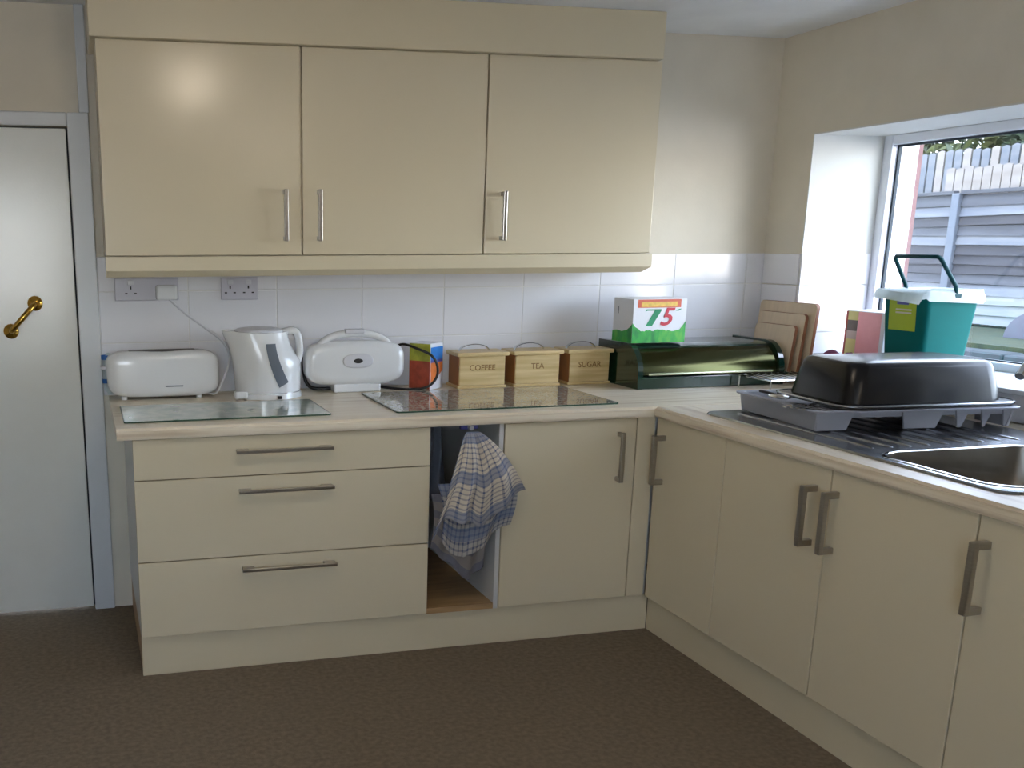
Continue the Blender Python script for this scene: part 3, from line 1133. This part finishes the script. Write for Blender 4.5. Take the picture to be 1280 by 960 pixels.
sx = TX0 + 0.055
bm = B()
for quad in ([(0.0, 0.133), (0.006, 0.142), (0.075, 0.142), (0.075, 0.136), (0.012, 0.136)], [(0.046, 0.139), (0.078, 0.139), (0.036, 0.072), (0.006, 0.072)]):
    bm.faces.new([bm.verts.new(Vector((sx + x, TY0 - 0.0012, TZ0 + z))) for x, z in quad])
obj('numeral', bm, M['greenp'], t, label='green printed 7')
text_mesh('numeral', '5', 0.104, M['redp'], t, Matrix.Translation((sx + 0.098, TY0 - 0.0012, TZ0 + 0.106)) @ RX90 @ Matrix.Diagonal((1.15, 1, 1, 1)), shear=0.28, offset=0.0015)['label'] = 'red printed 5'
obj('apostrophe', flat([(sx + 0.142, TZ0 + 0.134), (sx + 0.160, TZ0 + 0.142), (sx + 0.172, TZ0 + 0.143), (sx + 0.158, TZ0 + 0.134)]), M['greenp'], t)
obj('side_mark', BX(TX0 - 0.001, TX0 + 0.001, TY1 - 0.045, TY1 - 0.038, 1.215, 1.245), M['grey'], t)

# ------------------------------------------------------------------ chopping boards against the right wall
for xb, xt, y0, y1, zt, th, lb in ((2.884, 2.908, -0.430, -0.050, 1.255, 0.014, 'largest pale chopping board, rearmost of the three at the corner'),
                                   (2.854, 2.881, -0.400, -0.085, 1.210, 0.014, 'middle-sized chopping board with reddish edge, between two others'),
                                   (2.824, 2.850, -0.380, -0.110, 1.160, 0.014, 'smallest chopping board, in front of the other two')):
    t = thing('chopping_board', lb, 'chopping board', (xb, (y0 + y1) / 2, 0.91), 'chopping boards leaning at the corner')
    L = zt - 0.911
    bm = B()
    ring0 = rrect((y0 + y1) / 2, L / 2, (y1 - y0) / 2, L / 2, 0.02, 0)
    tilt = math.atan2(xt - xb, L)

    def place(p, o):
        return Vector((xb + o * math.cos(tilt) + p.y * math.sin(tilt), p.x, 0.9112 + p.y * math.cos(tilt)))
    loft(bm, [[place(p, 0) for p in ring0], [place(p, th) for p in ring0]])
    obj('board', bm, M['edgewood'], t, auto=40)
    bm = B()
    rf = rrect((y0 + y1) / 2, L / 2, (y1 - y0) / 2 - 0.001, L / 2 - 0.001, 0.019, 0)
    loft(bm, [[place(p, -0.0015) for p in rf], [place(p, 0.001) for p in rf]])
    obj('pale_face', bm, M['boardwood'], t)

# ------------------------------------------------------------------ glass worktop savers
for x0, x1, y0, y1, m, lb in ((-0.022, 0.715, -0.705, -0.330, 'gb1', 'clear glass worktop saver in front of toaster and kettle'), (0.955, 1.845, -0.722, -0.215, 'gb2', 'mottled glass worktop saver in front of the canisters')):
    t = thing('glass_board', lb, 'glass board', ((x0 + x1) / 2, (y0 + y1) / 2, 0.91))
    bm = B()
    loft(bm, [rrect((x0 + x1) / 2, (y0 + y1) / 2, (x1 - x0) / 2, (y1 - y0) / 2, 0.012, z) for z in (0.9103, 0.9155)])
    obj('glass_edge', bm, M['gbedge'], t)
    bm = B()
    loft(bm, [rrect((x0 + x1) / 2, (y0 + y1) / 2, (x1 - x0) / 2 - 0.004, (y1 - y0) / 2 - 0.004, 0.01, z) for z in (0.915, 0.9162)])
    obj('glass_face', bm, M[m], t)

# ------------------------------------------------------------------ sink
t = thing('sink', 'stainless steel inset sink with ridged drainer', 'sink', (2.4, -1.6, 0.91))
bm = B()
zt = 0.9165
outer = [bm.verts.new(p) for p in rrect((SX0 + SX1) / 2, (SY0 + SY1) / 2, (SX1 - SX0) / 2, (SY1 - SY0) / 2, 0.05, zt)]
low = [bm.verts.new(p) for p in rrect((SX0 + SX1) / 2, (SY0 + SY1) / 2, (SX1 - SX0) / 2 + 0.005, (SY1 - SY0) / 2 + 0.005, 0.055, 0.9105)]
hc = ((HX0 + HX1) / 2, (HY0 + HY1) / 2, (HX1 - HX0) / 2, (HY1 - HY0) / 2)
inner = [bm.verts.new(p) for p in rrect(*hc, 0.08, zt)]
n = len(outer)
es = []
for r in (outer, inner):
    for i in range(n):
        es.append(bm.edges.new((r[i], r[(i + 1) % n])))
bmesh.ops.triangle_fill(bm, use_beauty=True, use_dissolve=False, edges=es)
for i in range(n):
    j = (i + 1) % n
    bm.faces.new((outer[i], outer[j], low[j], low[i]))
obj('drainer_panel', bm, M['sinksteel'], t)
bm = B()
rs = [rrect(hc[0], hc[1], hc[2] + 0.012, hc[3] + 0.012, 0.09, zt + 0.001), rrect(hc[0], hc[1], hc[2] + 0.006, hc[3] + 0.006, 0.086, zt + 0.004), rrect(hc[0], hc[1], hc[2] - 0.001, hc[3] - 0.001, 0.08, zt)]
loft(bm, rs, cap0=False, cap1=False)
obj('bowl_rim', bm, M['chrome'], t, smooth=True)
bm = B()
rs = [rrect(*hc, 0.08, zt - 0.001), rrect(hc[0], hc[1], hc[2] - 0.004, hc[3] - 0.004, 0.078, 0.87), rrect(hc[0], hc[1], hc[2] - 0.012, hc[3] - 0.012, 0.075, 0.77), rrect(hc[0], hc[1], hc[2] - 0.03, hc[3] - 0.03, 0.06, 0.745), rrect(hc[0], hc[1], 0.04, 0.04, 0.035, 0.740)]
loft(bm, rs, cap0=False)
obj('bowl', bm, M['bowlsteel'], t, smooth=True)
me_r = None
for k in range(9):
    x = 2.12 + 0.066 * k
    if me_r is None:
        bm = B()
        tube(bm, curve([(0, -1.06, 0.9135), (0, -1.10, 0.9160), (0, -1.40, 0.9160), (0, -1.68, 0.9160), (0, -1.72, 0.9135)], 3), 0.005, 8)
        me_r = mesh_of('drainer_ridge', bm, M['sinksteel'], True)
        me_r.transform(Matrix.Translation((0, 1.6, -0.91)))
    o = bpy.data.objects.new('drainer_ridge', me_r)
    C.objects.link(o)
    o.parent = t
    o.location = (x - 2.4, 0, 0)

# mixer tap, only its left knob and foot reach into the frame
t = thing('mixer_tap', 'chrome mixer tap behind the sink at the right picture edge', 'tap', (2.80, -1.72, 0.9165))
bm = cyl(B(), 2.76, -1.68, 0.917, 0.96, 0.034, 0.024)
cyl(bm, 2.76, -1.68, 0.96, 1.05, 0.019)
obj('valve_body', bm, M['chrome'], t, auto=40)
bm = cyl(B(), 2.76, -1.84, 0.917, 0.96, 0.034, 0.024)
cyl(bm, 2.76, -1.84, 0.96, 1.05, 0.019)
obj('valve_body', bm, M['chrome'], t, auto=40)
for y in (-1.68, -1.84):
    bm = B()
    sphere(bm, (2.76, y, 1.075), 0.036, 0.036, 0.024, 0.75)
    obj('knob', bm, M['chrome'], t, smooth=True)
bm = tube(B(), [(2.76, -1.68, 0.985), (2.76, -1.84, 0.985)], 0.015, 12)
tube(bm, curve([(2.76, -1.76, 0.985), (2.755, -1.76, 1.12), (2.70, -1.765, 1.18), (2.56, -1.80, 1.17), (2.50, -1.82, 1.13)], 6), 0.013, 12)
obj('spout', bm, M['chrome'], t, auto=50)

# ------------------------------------------------------------------ dish drainer rack
RC = Vector((2.492, -1.265, 0.918))
ang = math.radians(-6)
rk = thing('dish_rack', 'grey plastic dish drainer standing on the sink', 'dish rack', RC)
RM = Matrix.Translation((RC.x, RC.y, 0)) @ Matrix.Rotation(ang, 4, 'Z')
hx, hy = 0.348, 0.236
ZB, ZR = 0.9215, 0.987


def rkobj(name, bm, mat, **kw):
    bm.transform(RM)
    return obj(name, bm, mat, rk, **kw)


# tray: floor, sides with the drainage arches cut in as legs
bm = B()
loft(bm, [rrect(0, 0, hx + 0.018, hy + 0.018, 0.035, ZR - 0.006), rrect(0, 0, hx + 0.020, hy + 0.020, 0.037, ZR), rrect(0, 0, hx + 0.002, hy + 0.002, 0.03, ZR + 0.002), rrect(0, 0, hx - 0.006, hy - 0.006, 0.028, ZR - 0.004), rrect(0, 0, hx - 0.012, hy - 0.012, 0.028, 0.962)], cap0=False)
rkobj('tray', bm, M['drainer'], auto=40)


def side(a, b, cuts):
    """wall from a to b with trapezoid feet; cuts = [(f0,f1)] gaps along it"""
    a, b = Vector(a), Vector(b)
    d = (b - a)
    L = d.length
    d.normalize()
    nrm = Vector((d.y, -d.x, 0))
    segs = []
    out = []
    p = 0
    for c0, c1 in cuts:
        segs.append((p, c0))
        p = c1
    segs.append((p, 1))
    for s0, s1 in segs:
        ta, tb_ = a + d * L * s0, a + d * L * s1
        ins = 0.018
        ba, bb = ta + d * (ins if s0 > 0 else 0.006), tb_ - d * (ins if s1 < 1 else 0.006)
        top = ZR - 0.003
        ring = []
        for q in ((ta, top, 0), (tb_, top, 0), (bb, ZB, 0.010), (ba, ZB, 0.010)):
            ring.append(q)
        f = [Vector((q[0].x, q[0].y, q[1])) - nrm * q[2] for q in ring]
        g = [v - nrm * 0.008 for v in f]
        bm = B()
        loft(bm, [f, g])
        out.append(bm)
    return out


for a, b, cuts in (((-hx, -hy, 0), (hx, -hy, 0), [(0.19, 0.43), (0.64, 0.70), (0.77, 0.83), (0.89, 0.94)]), ((-hx, hy, 0), (-hx, -hy, 0), []),
                   ((hx, -hy, 0), (hx, hy, 0), [(0.35, 0.65)]), ((hx, hy, 0), (-hx, hy, 0), [(0.2, 0.4), (0.6, 0.8)])):
    for bm in side(a, b, cuts):
        rkobj('skirt_foot', bm, M['drainer'])
for k in range(6):
    rkobj('plate_rib', BX(-hx + 0.02 + 0.022 * k, -hx + 0.028 + 0.022 * k, -hy + 0.02, -hy + 0.16, 0.960, 0.982, 0.002), M['drainer'])

# roasting tin upside down on the rack
TC = Vector((2.540, -1.305, 0.988))
t = thing('roasting_tin', 'black enamel roasting tin upside down on the dish rack', 'roasting tin', TC)
bm = B()
tm = Matrix.Translation((TC.x, TC.y, 0)) @ Matrix.Rotation(math.radians(-4), 4, 'Z')
z0 = 0.9905
rs = [rrect(0, 0, 0.322, 0.205, 0.07, z0 + 0.006), rrect(0, 0, 0.328, 0.211, 0.075, z0 + 0.002), rrect(0, 0, 0.326, 0.209, 0.075, z0 + 0.010), rrect(0, 0, 0.288, 0.178, 0.06, z0 + 0.012), rrect(0, 0, 0.278, 0.168, 0.06, z0 + 0.07), rrect(0, 0, 0.268, 0.157, 0.06, z0 + 0.122), rrect(0, 0, 0.260, 0.149, 0.055, z0 + 0.135), rrect(0, 0, 0.246, 0.136, 0.05, z0 + 0.141), rrect(0, 0, 0.10, 0.05, 0.02, z0 + 0.142)]
loft(bm, rs, cap0=False)
bm.transform(tm)
obj('pan', bm, M['tin'], t, auto=60)
bm = B()
loft(bm, [rrect(0, 0, 0.329, 0.212, 0.076, z0 + 0.006), rrect(0, 0, 0.331, 0.214, 0.077, z0 + 0.010), rrect(0, 0, 0.324, 0.207, 0.074, z0 + 0.0125)], cap0=False, cap1=False)
bm.transform(tm)
obj('rim_edge', bm, M['sinksteel'], t, smooth=True, label='bare shiny rim edge')

# slotted turner and a spoon lying in the rack
t = thing('slotted_turner', 'metal slotted turner sticking out from under the roasting tin', 'turner', (2.16, -1.32, 0.985))
for k in range(4):
    bm = BX(-0.045, 0.045, -0.006 + 0.022 * k, 0.006 + 0.022 * k, 0.9895, 0.9925)
    bm.transform(Matrix.Translation((2.135, -1.42, 0)) @ Matrix.Rotation(math.radians(25), 4, 'Z'))
    obj('tine', bm, M['chrome'], t)
bm = tube(B(), [(2.17, -1.37, 0.990), (2.26, -1.30, 0.990)], 0.005)
obj('handle', bm, M['dark'], t)
t = thing('serving_spoon', 'pale spoon lying in the left end of the dish rack', 'spoon', (2.20, -1.22, 0.989))
bm = B()
sphere(bm, (2.168, -1.215, 0.998), 0.030, 0.05, 0.008)
obj('spoon_bowl', bm, M['chrome'], t, smooth=True)
obj('handle', tube(B(), [(2.185, -1.17, 0.998), (2.19, -1.08, 0.998)], 0.005), M['dark'], t)

# wire trivet rack behind the drainer
t = thing('wire_rack', 'small chrome wire rack standing between bread bin and dish rack', 'wire rack', (2.74, -0.50, 0.91))
X0_, X1_, Y0_, Y1_, ZW = 2.575, 2.86, -0.62, -0.41, 0.962
bm = B()
tube(bm, [(X0_, Y0_, ZW), (X1_, Y0_, ZW)], 0.004)
tube(bm, [(X0_, Y1_, ZW), (X1_, Y1_, ZW)], 0.004)
tube(bm, [(X0_, Y0_, ZW), (X0_, Y1_, ZW)], 0.004)
tube(bm, [(X1_, Y0_, ZW), (X1_, Y1_, ZW)], 0.004)
obj('frame', bm, M['chrome'], t)
for x in (X0_, X1_):
    for y in (Y0_, Y1_):
        obj('leg', tube(B(), [(x, y, ZW), (x, y, 0.9105)], 0.004), M['chrome'], t)
for k in range(1, 9):
    x = X0_ + (X1_ - X0_) * k / 9
    obj('cross_wire', tube(B(), [(x, Y0_, ZW + 0.004), (x, Y1_, ZW + 0.004)], 0.0045), M['chrome'], t)

# ------------------------------------------------------------------ things on the window sill
ZS = WZ0 + 0.0065
t = thing('food_caddy', 'green plastic food caddy with raised handle on the window sill', 'caddy', (3.10, -0.81, ZS))
bm = B()


def ringq(cx, cy, hx_, hy_, z, r=0.02):
    return rrect(cx, cy, hx_, hy_, r, z, 4)


cx, cy = 3.112, -0.812
rs = [ringq(cx, cy, 0.100, 0.100, ZS + 0.0), ringq(cx, cy, 0.101, 0.101, ZS + 0.02), ringq(cx, cy, 0.121, 0.118, 1.322), ringq(cx, cy, 0.117, 0.114, 1.322), ringq(cx, cy, 0.098, 0.097, ZS + 0.02)]
loft(bm, rs)
obj('bucket', bm, M['teal'], t, auto=40)
bm = B()
rs = []
for k, (d, z) in enumerate(((0.112, 1.30), (0.116, 1.328), (0.124, 1.332), (0.130, 1.318), (0.134, 1.292))):
    ring = ringq(cx, cy, d, d, z, 0.024)
    rs.append([p + Vector((math.copysign(1, p.x - cx) * (0.006 * math.sin(i * 1.7) + 0.004) * (k > 2) - (0.022 if (p.x < cx - 0.06 and k > 2) else 0), 0, (0.010 * math.sin(i * 1.3 + k) + 0.006 * math.sin(i * 2.9)) * (k > 2))) for i, p in enumerate(ring)])
loft(bm, rs, cap0=False, cap1=False)
obj('bin_liner', bm, M['film'], t, auto=60, label='thin white liner folded over the rim')
bm = B()
yA, yB = cy - 0.122, cy + 0.122
tube(bm, [(3.112, yA, 1.300), (3.100, yA - 0.004, 1.345), (3.026, yA + 0.008, 1.448), (3.020, yA + 0.018, 1.456), (3.020, yB - 0.018, 1.456), (3.026, yB - 0.008, 1.448), (3.100, yB + 0.004, 1.345), (3.112, yB, 1.300)], 0.008, 8)
obj('carry_handle', bm, M['tealdark'], t, auto=50)
obj('pivot', BX(3.095, 3.128, yA - 0.010, yA + 0.01, 1.285, 1.318, 0.004), M['tealdark'], t)
bm = B()
xw = lambda z: cx - (0.101 + (0.121 - 0.101) * (z - ZS - 0.02) / (1.322 - ZS - 0.02)) - 0.0012


def facepanel(y0, y1, za_, zb_, o=0):
    bm = B()
    loft(bm, [[Vector((xw(z) - o, y, z)) for y, z in ((y0, za_), (y1, za_), (y1, zb_), (y0, zb_))], [Vector((xw(z) + 0.002, y, z)) for y, z in ((y0, za_), (y1, za_), (y1, zb_), (y0, zb_))]])
    return bm


obj('label_sticker', facepanel(-0.872, -0.735, 1.172, 1.298), M['lime'], t, label='lime green sticker')
obj('emblem', facepanel(-0.835, -0.775, 1.272, 1.292, 0.001), M['violet'], t)
for z in (1.250, 1.238):
    obj('print_line', facepanel(-0.85, -0.77, z, z + 0.006, 0.001), M['pale'], t)

t = thing('pink_carton', 'pink and yellow carton on the sill left of the green caddy', 'carton', (3.14, -0.52, ZS))
obj('box', BX(3.085, 3.215, -0.620, -0.395, ZS, 1.226, 0.003), M['card'], t)
obj('front_print', BX(3.0838, 3.087, -0.600, -0.468, ZS + 0.004, 1.222), M['pink'], t)
for za_, zb_, m in ((1.185, 1.222, 'yellowc'), (1.14, 1.185, 'greyc'), (1.105, 1.14, 'pale'), (ZS + 0.004, 1.105, 'yellowc')):
    obj('strip_print', BX(3.0838, 3.087, -0.466, -0.408, za_, zb_), M[m], t)
obj('edge_print', BX(3.0838, 3.087, -0.407, -0.396, ZS + 0.004, 1.222), M['redbrown'], t)
bm = B()
nx, ny = 10, 22
vv = {}
for i in range(nx):
    for j in range(ny):
        a, b = i / (nx - 1), j / (ny - 1)
        w = math.sin(a * PI)
        vv[i, j] = bm.verts.new((2.95 + 0.085 * a + 0.012 * math.sin(b * 8), -0.700 + 0.29 * b, ZS + 0.002 + w * (0.020 + 0.010 * math.sin(b * 13 + a * 3) + 0.004 * math.sin(b * 29))))
for i in range(nx - 1):
    for j in range(ny - 1):
        bm.faces.new((vv[i, j], vv[i + 1, j], vv[i + 1, j + 1], vv[i, j + 1]))
o = tag(obj('cleaning_cloth', bm, M['purple'], smooth=True), 'purple cloth crumpled along the front of the window sill', 'cloth')
o.modifiers.new('thick', 'SOLIDIFY').thickness = 0.002

# ------------------------------------------------------------------ tea towels in the open unit
def cloth(name, label, mat, fx, fy, fz, nu=44, nv=44):
    bm = B()
    uvl = bm.loops.layers.uv.new('UVMap')
    g = {}
    for i in range(nu + 1):
        for j in range(nv + 1):
            s, q = i / nu * 2 - 1, j / nv
            g[i, j] = bm.verts.new((fx(s, q), fy(s, q), fz(s, q)))
    for i in range(nu):
        for j in range(nv):
            f = bm.faces.new((g[i, j], g[i + 1, j], g[i + 1, j + 1], g[i, j + 1]))
            for l, (a, b) in zip(f.loops, ((i, j), (i + 1, j), (i + 1, j + 1), (i, j + 1))):
                l[uvl].uv = (a / nu, b / nv)
    o = tag(obj(name, bm, mat, smooth=True), label, 'towel', 'towels hanging in the open unit')
    m = o.modifiers.new('thick', 'SOLIDIFY')
    m.thickness = 0.003
    return o


sn = math.sin
cloth('tea_towel', 'topmost blue and cream checked tea towel, gathered at the top', M['towela'],
      lambda s, q: 1.225 + s * (0.022 + 0.150 * q ** 0.75) + (0.035 * max(0, s - 0.55) * q) + 0.008 * sn(5 * q),
      lambda s, q: -0.785 - 0.092 * min(1, q * 1.6) + q * (0.020 * sn(s * 7 + 1.0) + 0.010 * sn(s * 13 + 4 * q) + 0.009 * sn(s * 3.1 - 7 * q + 1)),
      lambda s, q: 0.842 - q * (0.305 - 0.055 * s + 0.034 * sn(s * 4.2 + 0.9) + 0.010 * sn(s * 11)))
cloth('tea_towel', 'second finely checked blue tea towel under the topmost one', M['towelb'],
      lambda s, q: 1.240 + s * (0.155 - 0.02 * q) + 0.01 * sn(4 * q),
      lambda s, q: -0.818 - 0.008 * q + 0.009 * sn(s * 6 + 2 + 3 * q) + 0.004 * sn(s * 15),
      lambda s, q: 0.66 - q * (0.295 - 0.105 * abs(s + 0.3) + 0.012 * sn(s * 7)))
cloth('tea_towel', 'lowest dull blue wide-striped tea towel ending in a point', M['towelc'],
      lambda s, q: 1.203 + s * 0.110 + 0.008 * sn(4 * q),
      lambda s, q: -0.735 + 0.012 * sn(s * 5 + 1 + 3 * q) + 0.005 * sn(s * 12),
      lambda s, q: 0.60 - q * (0.350 - 0.100 * abs(s - 0.45) + 0.006 * sn(s * 9)))
cloth('hand_towel', 'dark grey towel hanging at the back left of the open unit', M['toweld'],
      lambda s, q: 1.148 + s * (0.020 + 0.034 * q),
      lambda s, q: -0.60 + 0.014 * sn(s * 5 + 1 + 3 * q),
      lambda s, q: 0.85 - q * (0.32 + 0.02 * sn(s * 4)))
t = thing('towel_rail', 'white pull-out towel rail with pale blue clip inside the open unit', 'towel rail', (1.22, -0.5, 0.845))
obj('rail', tube(B(), [(1.225, -0.032, 0.853), (1.225, -0.775, 0.853)], 0.009, 10), M['white2'], t)
obj('clip', BX(1.19, 1.26, -0.755, -0.735, 0.845, 0.868, 0.004), M['violet'], t, label='pale blue clip')

# ------------------------------------------------------------------ ceiling lamps (behind the picture's view, reflected in the gloss doors)
for x, y, lb in ((0.48, -2.05, 'round warm ceiling lamp over the middle of the kitchen'), (1.35, -4.7, 'round warm ceiling lamp near the back of the kitchen')):
    t = thing('ceiling_lamp', lb, 'lamp', (x, y, H))
    obj('lamp_base', cyl(B(), x, y, H - 0.03, H - 0.001, 0.06), M['white2'], t)
    bm = B()
    sphere(bm, (x, y, H - 0.085), 0.12, 0.12, 0.06)
    obj('lamp_shade', bm, M['lamp'], t, smooth=True)

# ------------------------------------------------------------------ garden beyond the window
struct('patio', BX(3.6, 14, -8, 14, -0.5, -0.4), M['stone'])
struct('lawn', BX(8.3, 13, -4, 14, -0.4, 0.55), M['lawn'])
t = thing('garden_wall', 'low blue-grey stone edging wall in front of the lawn', 'wall', (8.15, 4, -0.4))
for r in range(6):
    y = -1.0 + (0.2 if r % 2 else 0)
    while y < 8:
        L = random.uniform(0.3, 0.5)
        obj('stone', BX(8.02 + random.uniform(0, 0.03), 8.29, y, y + L - 0.012, -0.4 + 0.15 * r, -0.4 + 0.15 * r + 0.14 + (random.uniform(-0.02, 0.03) if r == 5 else 0), 0.015, 1), M['stone'], t)
        y += L
FXX = 10.0
posts = [0.74, 2.57, 4.40, 6.23, 8.06, 9.89]
t = thing('panel_fence', 'weathered horizontal-board garden fence between concrete posts', 'fence', (FXX, 5.3, 0.55))
for y in posts:
    obj('post', BX(FXX - 0.07, FXX + 0.05, y - 0.055, y + 0.055, 0.5, 2.06, 0.01), M['post'], t)
order = ['fmid', 'flight', 'fdark', 'fmid', 'flight', 'fdark', 'fdark', 'fdark', 'fmid', 'flight', 'fwhite', 'fwhite', 'fwhite']
nb = len(order)
for a, b in zip(posts, posts[1:]):
    for i, m in enumerate(order):
        z1 = 2.03 - i * 1.44 / nb
        bm = B()
        h = 1.44 / nb
        y0, y1 = a + 0.058, b - 0.058
        j = random.uniform(-0.008, 0.008)
        loft(bm, [[Vector((FXX + 0.02, y, z1 + 0.01)), Vector((FXX - 0.005, y, z1 + 0.01 + jj)), Vector((FXX - 0.035, y, z1 - h - 0.008 + jj)), Vector((FXX - 0.012, y, z1 - h - 0.008))] for y, jj in ((y0, j), ((y0 + y1) / 2, random.uniform(-0.012, 0.012)), (y1, -j))])
        obj('board', bm, M[m], t)
    obj('capping_rail', BX(FXX - 0.05, FXX + 0.03, a + 0.05, b - 0.05, 2.045, 2.09, 0.006), M['fmid'], t)


def picket_row(t, x, y0, y1, step, w, zb, zt, mats, slope=0.0):
    k = 0
    y = y0
    while y < y1:
        m = mats[k % len(mats)]
        top = zt + slope * (y - y0) + random.uniform(-0.012, 0.012)
        bm = B()
        loft(bm, [[Vector((xx, y, zb)), Vector((xx, y + w, zb)), Vector((xx, y + w, top - 0.006)), Vector((xx, y + w / 2, top + 0.012)), Vector((xx, y, top - 0.002))] for xx in (x, x + 0.02)])
        obj('picket', bm, M[m], t)
        y += step
        k += 1


t = thing('picket_fence', 'tall grey and pale picket fence rising behind the board fence', 'fence', (10.25, 5, 0.5))
picket_row(t, 10.22, 1.5, 9.8, 0.132, 0.106, 0.5, 2.565, ['picketg', 'picketp', 'picketg'])
obj('back_rail', BX(10.245, 10.30, 1.5, 9.8, 2.20, 2.28), M['picketg'], t)
t = thing('picket_fence', 'shorter sunlit-toned picket fence in front of the tall pickets', 'fence', (10.12, 4, 0.5))
picket_row(t, 10.12, 1.6, 6.50, 0.132, 0.118, 0.5, 2.35, ['picketp'], 0.0)
obj('back_rail', BX(10.145, 10.19, 1.6, 6.5, 2.15, 2.22), M['picketp'], t)

t = thing('garden_cover', 'grey arched cover on the lawn at the foot of the fence', 'cover', (9.4, 4.07, 0.55))
bm = B()
loft(bm, [[Vector((x, 4.07 + 0.44 * math.cos(PI * k / 12), 0.551 + 0.30 * math.sin(PI * k / 12))) for k in range(13)] for x in (9.1, 9.75)])
obj('cover_sheet', bm, M['greycover'], t, auto=40)


def bush(name, label, x, y, zb, zt, rad, n, m, seed):
    rng = random.Random(seed)
    t = thing(name, label, 'tree', (x, y, 0.55), 'trees behind the fences')
    obj('trunk', tube(B(), [(x, y, 0.5), (x + 0.05, y + 0.04, (0.5 + zt) / 2), (x, y, zt - 0.2)], [0.09, 0.06, 0.02]), M['bark'], t)
    bm = B()
    for _ in range(n):
        while True:
            p = [rng.uniform(-1, 1) for _ in range(3)]
            if 0.25 < abs(p[0]) ** 4 + abs(p[1]) ** 4 + abs(p[2]) ** 3 < 1:
                break
        c = Vector((x + rad * 0.6 * p[0], y + rad * p[1], (zb + zt) / 2 + (zt - zb) / 2 * p[2]))
        d = Vector((rng.gauss(0, 1), rng.gauss(0, 1), rng.gauss(-0.4, 0.6))).normalized()
        s = d.cross(Vector((rng.gauss(0, 1), rng.gauss(0, 1), rng.gauss(0, 1)))).normalized()
        L, w = rng.uniform(0.07, 0.15), rng.uniform(0.02, 0.045)
        bm.faces.new([bm.verts.new(p) for p in (c - d * L, c + s * w, c + d * L, c - s * w)])
    me = bpy.data.meshes.new('foliage')
    bm.to_mesh(me)
    bm.free()
    me.materials.append(m)
    o = bpy.data.objects.new('foliage', me)
    C.objects.link(o)
    o.parent = t
    me.transform(Matrix.Translation(-Vector((x, y, 0.55))))
    o['kind'] = 'stuff'


bush('conifer', 'yellow-green tree above the left of the fence', 11.4, 8.05, 1.6, 4.4, 1.05, 9000, M['leafa'], 1)
bush('conifer', 'dull green tree above the middle of the fence', 11.4, 5.75, 1.6, 4.6, 1.05, 9000, M['leafb'], 2)
bush('conifer', 'green tree above the fence nearest the house', 11.4, 3.45, 1.6, 4.4, 1.05, 8000, M['leafa'], 3)
